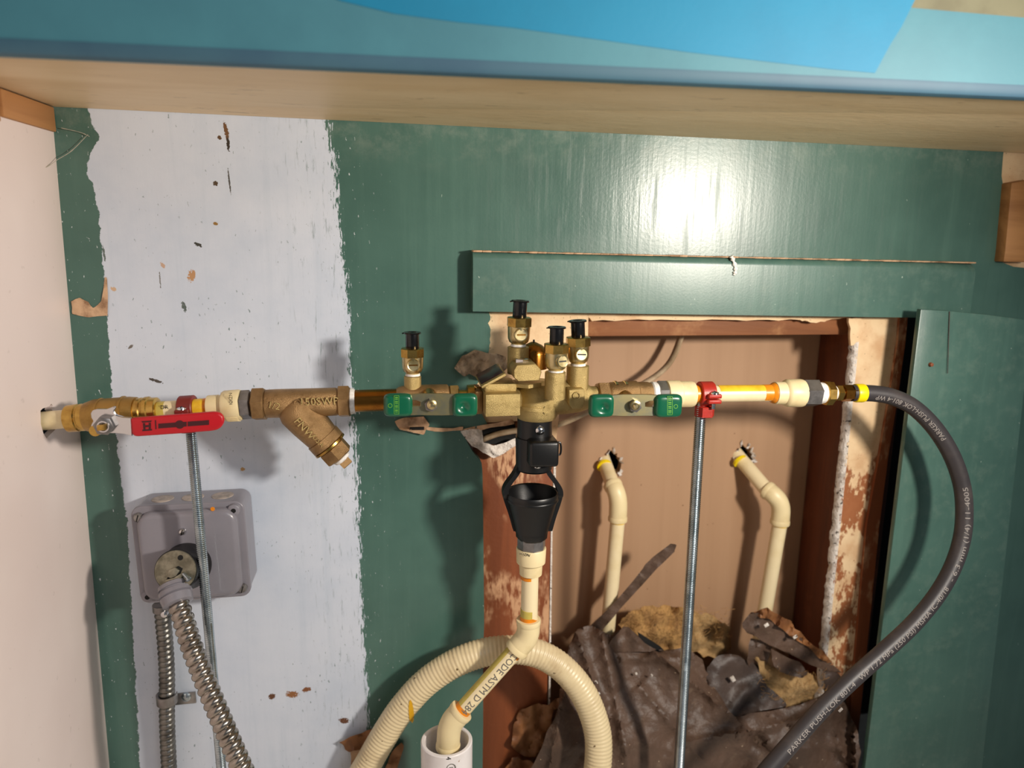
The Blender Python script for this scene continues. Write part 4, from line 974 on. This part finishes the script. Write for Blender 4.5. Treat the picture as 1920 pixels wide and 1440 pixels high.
elbow([(991, 1161, Y0), (991, 1172, Y0), (990, 1185, Y0), (985, 1198, Y0), (976, 1209, Y0), (967, 1220, Y0)], 21.5, Y0, 'cream CPVC elbow at the top of the slanting printed pipe')
t = thing('cpvc_pipe', P(865, 1333, Y0), 'slanting cream CPVC pipe printed CODE ASTM D 284', 'pipe')
pa, pb_ = P(973, 1212, Y0), P(860, 1339, Y0-.004); d = pb_-pa; s = W(1, pa)
build(MB().lathe(pa, d, [(0, 15.4*s), (d.length, 15.4*s)], 32), 'tube', 'cpvc', t)
dd, u, b = frame(d, V((0, -1, 0)))
build(MB().lathe(pa, d, [(.004, 15.6*s), (d.length-.006, 15.6*s)], 10, ref=V((0, -1, 0)), a0=math.pi*.30, a1=math.pi*.62, cap=(False, False)), 'yellow_stripe', 'stain', t)
build(MB().lathe(pa, d, [(d.length-.010, 15.7*s), (d.length, 16.3*s)], 28, cap=(False, False)), 'primer_ring', 'primer', t)
build(MB().lathe(pa, d, [(.006, 15.7*s), (.011, 15.7*s)], 8, ref=V((0, -1, 0)), a0=-.9, a1=-.3, cap=(False, False)), 'primer_stain', 'primer', t)
ln = [pa+d*(k/60) for k in range(61)]; vs, _f = text_verts('CODE ASTM D 284', W(15, pa), .0001); wd = max(v.x for v in vs)-min(v.x for v in vs)
letter_on_tube('CODE ASTM D 284', ln, .006, 15.5*s, W(14, pa), 'print_grey', t, a0=-.05, wide=(d.length-.013)/wd/(14/15))
elbow([(866, 1332, Y0-.004), (858, 1341, Y0-.004), (849, 1352, Y0-.004), (843, 1366, Y0-.004), (841, 1382, Y0-.004), (840, 1402, Y0-.004)], 22, Y0, 'cream CPVC elbow dropping into the white drain pipe')
t = thing('drain_pipe', V((P(837, 1382, Y0).x, Y0, 0)), 'wide white PVC drain pipe standing open under the cream elbow', 'pipe')
c = P(837, 1382, Y0); s = W(1, c); ro, ri = 48*s, 40*s
build(MB().lathe(V((c.x, c.y-.004, .0)), UPV, [(0, ri), (0, ro), (c.z-.001, ro), (c.z, ro-.001), (c.z, ri+.0008), (c.z-.001, ri), (.002, ri)], 48, cap=(False, False)), 'tube', 'pvc', t)
letter('4', P(841.5, 1422, Y0-.004-ro*.998), -UPV, XV, W(9, c), 'print_black', t, ext=.0002)
c2 = P(846, 1440, Y0-.004-ro*.995); build(MB().lathe(c2, FRONT, [(0, W(9, c2)), (.0002, W(9, c2)), (.0002, W(7.5, c2)), (0, W(7.5, c2))], 28, cap=(False, False)), 'printed_ring', 'print_grey', t)
letter('E', c2+V((0, -.0002, 0)), -UPV, XV, W(8, c2), 'print_grey', t, ext=.0001)

# ---- cream ribbed conduit loop
cl = [(640, 1530, -.030), (662, 1480, -.032), (690, 1432, -.034), (717, 1385, -.036), (752, 1331, -.038), (797, 1281, -.040), (850, 1245, -.042), (905, 1224, -.044), (960, 1218, -.046), (1012, 1227, -.049), (1058, 1256, -.053), (1096, 1304, -.058), (1119, 1366, -.064), (1122, 1420, -.070), (1114, 1475, -.076), (1098, 1530, -.082)]
cp_ = resample(smooth_path(list(reversed(to_floor(list(reversed(to_floor([P(*q) for q in cl], .014))), .014))), 14), .0009); rc = W(26.5, cp_[len(cp_)//2])
co = thing('ribbed_conduit', low(cp_), 'cream ribbed plastic conduit arching behind the slanting drain pipe', 'conduit')
build(MB().tube(cp_, lambda i: rc*(1-.05*(.5+.5*math.cos(2*math.pi*i*.0009/.0042))), 22), 'tube', 'cream_flex', co, 70)
k = min(range(len(cp_)), key=lambda i: (proj(cp_[i])[0]-772)**2+(proj(cp_[i])[1]-1308)**2)
T_ = (cp_[k+3]-cp_[k-3]).normalized(); mb = MB(); rows = []
for i in range(15):
    v_ = i/14-.5; wdt = .0024*(1-(2*v_)**2)**.5+.0003; L = .024*v_; row = []
    for j in range(5):
        x_ = wdt*(j/4-.5)*2; q = P(771+(v_*4), 1326+v_*56, -.04)+V((x_, 0, 0))
        ax = min(cp_, key=lambda e: (e-q).length_squared if True else 0); kk = cp_.index(ax); tn = (cp_[min(kk+2, len(cp_)-1)]-cp_[max(kk-2, 0)]).normalized()
        off = q-ax; off -= tn*off.dot(tn); off.y = 0; off -= tn*off.dot(tn); o2 = min(off.length, rc*.98); base = q.copy(); base.y = ax.y-math.sqrt(max(1e-9, (rc*1.01)**2-o2*o2)); row.append(base)
    rows.append(row)
for r_ in rows: mb.v += r_
for i in range(14):
    for j in range(4): mb.f.append((i*5+j, i*5+j+1, i*5+j+6, i*5+j+5))
build(mb, 'yellow_mark', mat('mustard_paint', '#d9a412', .45), co)

# ---- CPVC risers inside the opening
def riser(hole, sleeve, pts, foot, label, elabel, r=13.6):
    t = thing('cpvc_pipe', P(*foot), label, 'pipe')
    a_, b_ = P(*hole), P(*pts[0]); a_ = a_+(a_-b_)*.5; s = W(1, b_)
    build(MB().tube([a_, b_], r*s, 24), 'stub', 'cpvc', t)
    sl = P(*sleeve); dr = (b_-a_).normalized(); build(MB().lathe(sl-dr*.0012, dr, [(0, r*s*1.0), (0, r*s*1.06), (.0030, r*s*1.06), (.0030, r*s*1.0)], 24), 'yellow_sleeve', 'yellow', t)
    e = P(*pts[-1]); f = P(*foot); f2 = f+(f-e).normalized()*.05; build(MB().tube([e+(e-f).normalized()*.004, f2], r*W(1, e), 24), 'tube', 'cpvc', t)
    dr = (f-e).normalized(); build(MB().lathe(e+dr*.0, dr, [(0, r*s*1.0), (0.001, r*s*1.05), (.0025, r*s*1.01)], 24), 'primer_ring', 'stripe', t)
    elbow(pts, 17.0, 0, elabel)
riser((1134, 869, .100), (1133, 873, .094), [(1148, 908, .066), (1154, 920, .058), (1158, 934, .055), (1159, 950, .054), (1158, 976, .054)], (1141, 1165, .054),
      'left cream CPVC riser inside the wall opening', 'left cream CPVC elbow inside the wall opening')
riser((1387, 859, .100), (1387, 864, .094), [(1437, 918, .058), (1450, 928, .050), (1460, 940, .047), (1464, 956, .046), (1462, 982, .046)], (1435, 1140, .046),
      'right cream CPVC riser inside the wall opening', 'right cream CPVC elbow inside the wall opening')
# ---- flat cable in the cavity
cb = [(1284, 600, .075), (1275, 636, .070), (1258, 676, .064), (1232, 703, .060), (1190, 728, .055), (1140, 752, .045), (1090, 778, .030), (1040, 798, .012), (985, 805, .006), (940, 812, .005), (915, 820, .007), (908, 823, .010)]
q = smooth_path([P(*k_) for k_ in cb], 10)
tag(build(MB().tube(q, W(9.5, q[20]), 14, flat=.55, ref=V((0, -1, 0))), 'cable', 'cable'), 'flat beige cable sagging across the opening behind the backflow preventer', 'cable')

# ================================================================== ELECTRICAL BOX
jb = thing('junction_box', P(355, 1140, -.02), 'grey steel electrical box with raised cover on the white painted band', 'electrical box')
C_ = [P(239, 956, -.048), P(455, 943, -.048), P(468, 1124, -.048), P(260, 1139, -.048)]
U_ = ((C_[1]-C_[0])+(C_[2]-C_[3])).normalized(); Vv = UPV-U_*UPV.dot(U_); Vv.normalize(); cen = sum(C_, V())/4
wd_, hd_ = (C_[1]-C_[0]).length, ((C_[0]-C_[3]).length+(C_[1]-C_[2]).length)/2
AXb = (U_, V((0, 1, 0)), Vv)
def rounded(w_, h_, d_, rad, front, c0):
    b2 = bmesh.new(); bmesh.ops.create_cube(b2, size=1.0)
    for v in b2.verts: v.co = V((v.co.x*w_, v.co.y*d_, v.co.z*h_))
    bmesh.ops.bevel(b2, geom=[e for e in b2.edges if abs((e.verts[0].co-e.verts[1].co).normalized().y) > .9], offset=rad, segments=6, profile=.5, affect='EDGES')
    ed = [e for e in b2.edges if all(v.co.y < -d_/2+1e-6 for v in e.verts)]
    bmesh.ops.bevel(b2, geom=ed, offset=front, segments=4, profile=.5, affect='EDGES')
    return MB().add_bm(b2, lambda k: c0+U_*k.x+V((0, 1, 0))*k.y+Vv*k.z)
cb_ = cen.copy(); cb_.y = -.0185
build(rounded(wd_*.985, hd_*.985, .0350, .010, .001, cb_), 'box_body', 'grey_box', jb)
c0 = cen.copy(); c0.y = -.0385
cover = build(rounded(wd_, hd_, .005, .010, .0015, c0), 'cover', 'grey_box', jb)
c0 = cen.copy(); c0.y = -.0445
b2 = rounded(wd_*.88, hd_*.90, .012, .014, .0055, c0); build(b2, 'raised_panel', 'grey_box', jb, 60)
for u_, v_, m_ in ((-.43, .40, 'chrome'), (.43, -.40, 'chrome'), (.41, .42, 'hole'), (-.42, -.41, 'hole'), (-.04, .26, 'slot')):
    q = cen+U_*(wd_*u_)+Vv*(hd_*v_); q.y = -.0505 if m_ == 'slot' else -.0435
    sq = W(1, q)
    if m_ == 'hole':
        build(MB().lathe(V((q.x, -.0415, q.z)), FRONT, [(-.001, 12*sq), (.0035, 11*sq), (.0045, 8*sq)], 20), 'corner_boss', 'grey_box', jb)
        build(MB().lathe(V((q.x, -.0455, q.z)), FRONT, [(0, 4.6*sq), (.0008, 4.4*sq)], 16), 'screw_hole', 'dark_hole', jb)
    else:
        r_ = 8.5 if m_ == 'chrome' else 7
        sc = build(MB().lathe(q, FRONT, [(-.004, r_*sq), (.001, r_*sq), (.0028, r_*.7*sq), (.003, .5*sq)], 18), 'cover_screw', 'steel' if m_ == 'chrome' else 'chrome', jb)
        build(MB().rbox(q+V((0, -.0028, 0)), (V((.3, 0, 1)).normalized(), V((0, 1, 0)), V((1, 0, -.3)).normalized()), (r_*1.5*sq, .0012, 1.8*sq), 0), 'screw_slot', 'dark_hole', sc)
for k in range(3):
    q = cen+U_*(wd_*(-.27+.27*k))+Vv*(hd_*.493); q.y = -.020
    build(MB().lathe(q-Vv*.0005, Vv, [(0, 20*W(1, q)), (.0009, 19.5*W(1, q)), (.0011, 18*W(1, q))], 24), 'knockout', 'grey_edge', jb)
q = cen+U_*(wd_*.235)+Vv*(hd_*.46); q.y = -.0485; build(MB().lathe(q, FRONT, [(0, .0022), (.0003, .002)], 10), 'orange_spot', 'primer', jb)
# locking plug with flexible conduit
pl = thing('power_plug', P(345, 1110, -.07), 'black round locking plug pushed into the grey electrical box', 'plug')
pa, pb_ = P(353, 1060, -.0510), P(329, 1070, -.084); d = pb_-pa; L = d.length; s = W(1, pb_)
build(MB().lathe(pa, d, [(0, 45*s), (L*.1, 46*s), (L*.35, 43*s), (L*.6, 40*s), (L*.97, 39.5*s), (L, 38.5*s), (L*.985, 37*s)], 40, cap=(True, False)), 'plug_body', 'plug_black', pl)
dn = d.normalized(); fc = pa+dn*(L*.975); pf = build(MB().lathe(fc, dn, [(0, 38*s), (.0012, 38*s), (.002, 37*s)], 40), 'plug_face', 'plug_face', pl)
_, u, b = frame(dn, UPV); b = -b
def onf(x, y, h=.002): return fc+b*(x*s)+u*(y*s)+dn*h
rgt_ = b if b.x > 0 else -b
def onf(x, y, h=.0021): return fc+rgt_*(x*s)+u*(y*s)+dn*h
build(MB().lathe(onf(9, 24), dn, [(-.001, 5*s), (.0002, 5*s)], 14), 'face_hole', 'dark_hole', pf)
build(MB().slab([onf(*k_) for k_ in ((-14, -14), (-8, 2), (6, 9), (14, 4), (10, -6), (16, -14), (4, -20), (-8, -20))], dn*.0002), 'cord_opening', 'dark_hole', pf)
build(MB().slab([onf(*k_, .0022) for k_ in ((-13, -9), (-9, 3), (2, 7), (10, 1), (4, -9), (-5, -13))], dn*.003, .0004), 'cord_clamp', 'plug_face', pf)
build(MB().slab([onf(*k_, .0022) for k_ in ((-18, -16), (0, -12), (16, -2), (20, -6), (8, -18), (-8, -24))], dn*.0035, .0004), 'cord_clamp', 'plug_face', pf)
build(MB().tube([onf(18, -4, .006), onf(27, -13, .007)], 3.4*s, 12), 'clamp_screw', 'zinc', pf)
build(MB().lathe(onf(27, -13, .007), (onf(27, -13, .007)-onf(18, -4, .006)), [(0, 5.5*s), (.002, 5.5*s)], 14), 'clamp_screw', 'zinc', pf)
def helix_tube(path, r, pitch, depth_, n=24, step=.0007):
    q = resample(path, step); k = len(q); T = [(q[min(i+1, k-1)]-q[max(i-1, 0)]).normalized() for i in range(k)]; _, u, b = frame(T[0], V((0, -1, 0))); mb = MB(); prev = None
    for i in range(k):
        u = (u-T[i]*u.dot(T[i])).normalized(); b = T[i].cross(u); i0 = len(mb.v)
        for j in range(n):
            a_ = 2*math.pi*j/n; ph = (i*step/pitch-j/n) % 1.0; rr_ = r*(1-depth_+depth_*abs(math.sin(math.pi*ph))**.6); mb.v.append(q[i]+u*(math.cos(a_)*rr_)+b*(math.sin(a_)*rr_))
        R = range(i0, i0+n)
        if prev: mb.bridge(prev, R)
        else: mb.f.append(tuple(reversed(R)))
        prev = R
    mb.f.append(tuple(prev)); return mb
fp = [(325, 1100, -.086), (331, 1122, -.094), (342, 1155, -.101), (357, 1205, -.109), (380, 1265, -.118), (406, 1328, -.130), (432, 1390, -.138), (458, 1450, -.147), (482, 1510, -.156)]
fpts = smooth_path(to_floor([P(*k_) for k_ in fp], .012), 10)
fx = thing('flexible_conduit', low(fpts), 'bright flexible metal conduit hanging from the round black plug', 'conduit')
build(helix_tube(fpts[8:], W(20, fpts[20]), .0072, .24), 'tube', 'flex', fx, 60)
q = fpts[0]; dr = (fpts[14]-fpts[0]).normalized(); s = W(1, q)
build(MB().lathe(q-dr*6*s, dr, [(0, 24*s), (2*s, 27*s), (9*s, 28*s), (10*s, 25*s), (13*s, 25*s), (14*s, 29*s), (22*s, 30*s), (23*s, 27*s), (26*s, 29*s), (40*s, 27*s), (42*s, 22*s)], 30), 'connector', 'grey_box', fx)
fp = [(304, 1136, -.016), (306, 1165, -.016), (310, 1210, -.015), (313, 1270, -.0145), (313, 1340, -.0145), (315, 1400, -.0145), (318, 1460, -.0145), (322, 1530, -.0145)]
fpts = smooth_path(to_floor([P(*k_) for k_ in fp], .012), 10)
fx = thing('flexible_conduit', low(fpts), 'dull thin flexible conduit strapped to the wall below the grey box', 'conduit')
build(helix_tube(fpts, W(14.5, fpts[20]), .0062, .24), 'tube', 'flex_dull', fx, 60)
q = fpts[0]; build(MB().lathe(fpts[0]+UPV*.002, V((0, 0, -1)), [(0, W(17, q)), (.007, W(17, q)), (.008, W(15, q))], 20), 'connector', 'steel', fx)
sc = P(308, 1152, -.026); build(MB().lathe(sc, FRONT, [(-.004, W(6, sc)), (.001, W(6, sc)), (.002, W(3, sc))], 14), 'connector_screw', 'chrome', fx)
st = thing('conduit_strap', P(340, 1322, -.005), 'small steel one-hole strap holding the thin conduit to the wall', 'strap')
q = P(348, 1309, -.0015); build(MB().rbox(q, (V((1, 0, .02)).normalized(), V((0, 1, 0)), UPV), (W(37, q), .0018, W(23, q)), .0003), 'plate', 'steel', st)
sc = P(349, 1307, -.003); build(MB().lathe(sc, FRONT, [(-.001, W(9, sc)), (.001, W(8.5, sc)), (.0025, W(5, sc)), (.003, W(.5, sc))], 18), 'strap_screw', 'zinc', st)
mb = MB(); prev = None; ac = P(313, 1309, -.0145); rs = W(16.5, ac)
for k in range(15):
    an = math.pi*(1.15-k/14*1.25); i0 = len(mb.v); o = ac+V((-math.cos(an+math.pi)*rs, -math.sin(an)*rs, 0)); o.y = min(o.y, -.0012)
    nv = V((o.x-ac.x, o.y-ac.y, 0)).normalized()*.0012
    mb.v += [o+UPV*W(9, ac), o-UPV*W(9, ac), o-UPV*W(9, ac)+nv, o+UPV*W(9, ac)+nv]; R = range(i0, i0+4)
    if prev: mb.bridge(prev, R)
    else: mb.f.append(tuple(R))
    prev = R
mb.f.append(tuple(prev)); build(mb, 'strap_band', 'steel', st)

# ================================================================== INSULATION AND SCRAPS IN THE OPENING
ib = thing('insulation_batt', P(1320, 1440, -.03), 'torn brown paper faced insulation slumping out of the opening', 'insulation')
def wave(seed, a, f): return lambda x, y: a*noise.noise(V((x*f, y*f, seed)))
main = jag([(950, 1620), (985, 1475), (1002, 1430), (1040, 1345), (1058, 1270), (1068, 1210), (1082, 1180), (1110, 1172), (1148, 1192), (1170, 1172), (1200, 1200), (1232, 1222), (1290, 1212), (1318, 1238), (1340, 1290), (1378, 1345), (1420, 1336), (1500, 1322), (1560, 1300), (1585, 1318), (1604, 1360), (1614, 1410), (1600, 1475), (1560, 1620)], 3, 3, random.Random(21))
def Ymain(x, y):
    base = .052-.082*min(1, max(0, (y-1170)/230))**.8
    f1 = .012*abs(math.sin((x-1060)*.020+(y-1200)*.012)); f2 = .010*noise.noise(V((x*.012, y*.006, 3)))
    cr = 0.0
    for (ax, ay, bx_, by_, hgt) in CREASES:
        L_ = math.hypot(bx_-ax, by_-ay); t_ = ((x-ax)*(bx_-ax)+(y-ay)*(by_-ay))/L_; dd_ = abs((x-ax)*(by_-ay)-(y-ay)*(bx_-ax))/L_
        if -20 < t_ < L_+20: cr += hgt*math.exp(-dd_/9)
    return base-f1*.7+f2-cr-(.015 if x > 1600 else 0)
CREASES = [(1235, 1228, 1400, 1365, .010), (1085, 1200, 1130, 1330, .011), (1130, 1200, 1180, 1440, .007), (1300, 1250, 1420, 1380, -.006), (1180, 1235, 1300, 1232, .007), (1400, 1375, 1560, 1330, .008), (1400, 1375, 1480, 1440, -.009), (1550, 1330, 1590, 1440, .009), (1060, 1290, 1030, 1440, .010), (1210, 1300, 1330, 1440, .006), (1300, 1390, 1380, 1375, .008), (1460, 1350, 1600, 1440, -.006)]
build(crumple(main, Ymain, 5, .004, 34, 11, .001), 'kraft_facing', 'kraft', ib, 55)
build(crumple(jag([(1325, 1252), (1350, 1228), (1385, 1228), (1420, 1250), (1436, 1285), (1480, 1322), (1440, 1330), (1385, 1345), (1350, 1338), (1330, 1300)], 3, 3, random.Random(22)), lambda x, y: .018-.03*(y-1228)/110, 6, .006, 40, 12, .001), 'kraft_flap', 'kraft_dark', ib, 55)
build(crumple(jag([(1391, 1168), (1408, 1148), (1432, 1150), (1470, 1172), (1512, 1204), (1552, 1236), (1578, 1262), (1556, 1262), (1500, 1236), (1440, 1208), (1400, 1186)], 2.5, 3, random.Random(23)), lambda x, y: -.002, 5, .005, 60, 13, .001), 'kraft_flap', 'kraft', ib, 55)
build(crumple(jag([(1410, 1146), (1440, 1138), (1470, 1158), (1500, 1184), (1545, 1222), (1562, 1246), (1545, 1240), (1500, 1204), (1455, 1172)], 4, 3, random.Random(24)), lambda x, y: -.008, 4, .008, 120, 14, .002), 'shredded_edge', 'sliver', ib, 60)
build(crumple(jag([(1408, 1196), (1450, 1212), (1440, 1240), (1420, 1262), (1400, 1240)], 3, 3, random.Random(25)), lambda x, y: .010, 5, .006, 60, 15, .001), 'kraft_flap', 'kraft', ib, 55)
build(crumple(jag([(1445, 1216), (1500, 1242), (1515, 1262), (1505, 1272), (1470, 1262), (1452, 1250)], 2, 3, random.Random(26)), lambda x, y: -.004, 5, .006, 60, 16, .001), 'kraft_flap', 'kraft', ib, 55)
build(crumple(jag([(1540, 1250), (1572, 1262), (1588, 1296), (1582, 1330), (1555, 1320), (1548, 1290)], 2, 3, random.Random(27)), lambda x, y: -.004, 5, .006, 60, 17, .001), 'kraft_flap', 'kraft_dark', ib, 55)
build(crumple(jag([(1150, 1196), (1176, 1172), (1200, 1196), (1228, 1216), (1246, 1220), (1205, 1222), (1170, 1225), (1130, 1220)], 2, 3, random.Random(28)), lambda x, y: .018, 5, .006, 60, 18, .001), 'kraft_flap', 'kraft', ib, 55)
def fluff(outline, Yf, seed, m, amp=.012):
    return build(crumple(outline, Yf, 5, amp, 55, seed, .012, fold=.006), 'fibreglass', m, ib, 75)
fluff(jag([(1160, 1172), (1178, 1150), (1205, 1138), (1245, 1134), (1285, 1140), (1300, 1165), (1296, 1215), (1240, 1222), (1205, 1205)], 5, 4, random.Random(31)), lambda x, y: .045+.0*x, 31, 'fibre')
fluff(jag([(1255, 1145), (1300, 1146), (1345, 1160), (1372, 1180), (1372, 1215), (1340, 1235), (1300, 1222), (1262, 1210)], 5, 4, random.Random(32)), lambda x, y: .062, 32, 'fibre_pale')
fluff(jag([(1412, 1230), (1440, 1245), (1500, 1262), (1550, 1268), (1556, 1300), (1520, 1318), (1470, 1326), (1436, 1300), (1424, 1262)], 4, 4, random.Random(33)), lambda x, y: .014, 33, 'fibre_pale', .007)
# loose fibres standing off the wool
mb = MB(); rf = random.Random(40)
for k in range(420):
    if k % 3 < 2: x, y, Y = rf.uniform(1165, 1365), rf.uniform(1140, 1200), .050
    else: x, y, Y = rf.uniform(1425, 1550), rf.uniform(1255, 1315), .004
    q = P(x, y, Y-rf.uniform(.006, .016)); L = rf.uniform(.004, .012); a_ = rf.uniform(0, 6.28); d = V((math.cos(a_), -.4*rf.random(), math.sin(a_)))
    mid = q+d*L*.5+V((rf.uniform(-1, 1), rf.uniform(-1, 0), rf.uniform(-1, 1)))*.002
    mb.tube([q, mid, q+d*L], .00022, 3, cap=False)
build(mb, 'loose_fibres', 'fibre', ib)['kind'] = 'stuff'
build(MB().slab(poly([(1196, 1186), (1212, 1196), (1240, 1214), (1247, 1222), (1206, 1221)], .020), V((0, .002, 0))), 'gap_shade', 'dark_hole', ib, smooth=False)  # black sheet painting the shade under the torn flap
for k, (x, y) in enumerate([(1437, 1172), (1491, 1194), (1374, 1273), (1394, 1315), (1118, 1279), (1193, 1263), (1222, 1266), (1123, 1300)]):
    q = P(x, y, -.018 if k < 2 else .0); q = q if k < 4 else P(x, y, Ymain(x, y)-.006); build(MB().rbox(q, (V((.8, 0, .5)).normalized(), V((0, 1, 0)), V((-.5, 0, .8)).normalized()), (W((9, 9, 8, 6, 4, 4, 3, 4)[k], q), .002, W((7, 6, 12, 5, 8, 5, 5, 5)[k], q)), .0008), 'plaster_crumb', 'gypsum', ib)
sl = jag([(1095, 1184), (1150, 1132), (1205, 1066), (1222, 1046), (1258, 1019), (1269, 1020), (1265, 1034), (1232, 1066), (1165, 1140), (1125, 1186)], 1.6, 3, random.Random(41))
build(crumple(sl, lambda x, y: .050-.00018*(x-1095), 4, .003, 70, 41, .0016), 'paper_strip', 'kraft', ib, 55)['label'] = 'narrow torn paper strip pointing up'
ws = thing('torn_wood_scrap', P(1000, 1440, .0), 'splintered brown hardboard scraps at the foot of the left stud', 'scrap')
for i, (ol, Yv, m_) in enumerate([([(958, 1400), (963, 1360), (975, 1330), (1010, 1318), (1040, 1322), (1030, 1370), (1005, 1420), (985, 1418)], .006, 'sliver'), ([(1005, 1470), (1020, 1400), (1040, 1340), (1048, 1320), (1058, 1318), (1050, 1360), (1030, 1430), (1015, 1480)], -.004, 'header'), ([(1028, 1322), (1040, 1310), (1070, 1306), (1068, 1316), (1048, 1326), (1034, 1332)], -.010, 'sliver'), ([(940, 1450), (960, 1420), (990, 1425), (1008, 1440), (990, 1480), (945, 1480)], .002, 'sliver')]):
    build(crumple(jag(ol, 2.5, 3, random.Random(50+i)), lambda x, y: Yv, 4, .006, 70, 51+i, .0018), 'splinter', m_, ws, 55)
t = thing('torn_paper_scrap', P(700, 1440, -.01), 'curled torn paper scraps behind the left leg of the ribbed conduit', 'scrap')
for i, ol in enumerate([[(636, 1392), (665, 1378), (700, 1366), (698, 1385), (680, 1405), (655, 1410)], [(722, 1440), (735, 1410), (752, 1392), (758, 1400), (748, 1430), (735, 1470), (715, 1470)], [(655, 1405), (690, 1390), (705, 1410), (700, 1450), (660, 1450)]]):
    build(crumple(jag(ol, 2, 3, random.Random(60+i)), lambda x, y: -.010+.003*i, 4, .006, 70, 61+i, .001), 'torn_flap', ('sliver', 'sliver', 'gypsum_tan')[i], t, 55)
# cobwebs under the counter
def PC(x, y, Y):
    p = P(x, y, Y); lim = zc(p.x)-.0012
    return p if p.z < lim else CAM+(p-CAM)*((lim-CAM.z)/(p.z-CAM.z))
cw_ = thing('cobweb', P(1500, 300, -.02), 'dusty cobweb strands hanging from the counter onto the green wall', 'cobweb')
for ol in ([(1510, 232, -.05), (1512, 262, -.02), (1506, 292, -.006), (1480, 335, -.003), (1440, 372, -.002)], [(1345, 262, -.01), (1370, 284, -.004), (1400, 276, -.008), (1415, 262, -.02)], [(1740, 280, -.02), (1800, 308, -.006), (1840, 318, -.004), (1880, 320, -.003)], [(1480, 230, -.06), (1500, 250, -.04), (1530, 222, -.06), (1515, 215, -.07)], [(1380, 250, -.04), (1460, 235, -.06), (1520, 240, -.05)]):
    q = smooth_path([PC(*k_) for k_ in ol], 8); build(MB().tube(q, lambda i: .00028+.00025*noise.noise(V((i*.4, 0, 0))), 5), 'strand', 'web', cw_)
cw_ = thing('cobweb', P(150, 270, -.01), 'dusty cobweb strand stretched across the left green corner', 'cobweb')
for ol in ([(20, 320, -.06), (75, 318, -.03), (110, 298, -.008), (135, 282, -.004), (165, 252, -.003)], [(115, 240, -.004), (150, 248, -.003), (168, 256, -.002)]):
    q = smooth_path([PC(*k_) for k_ in ol], 8); build(MB().tube(q, lambda i: .0003+.0003*noise.noise(V((i*.4, 5, 0))), 5), 'strand', 'web', cw_)
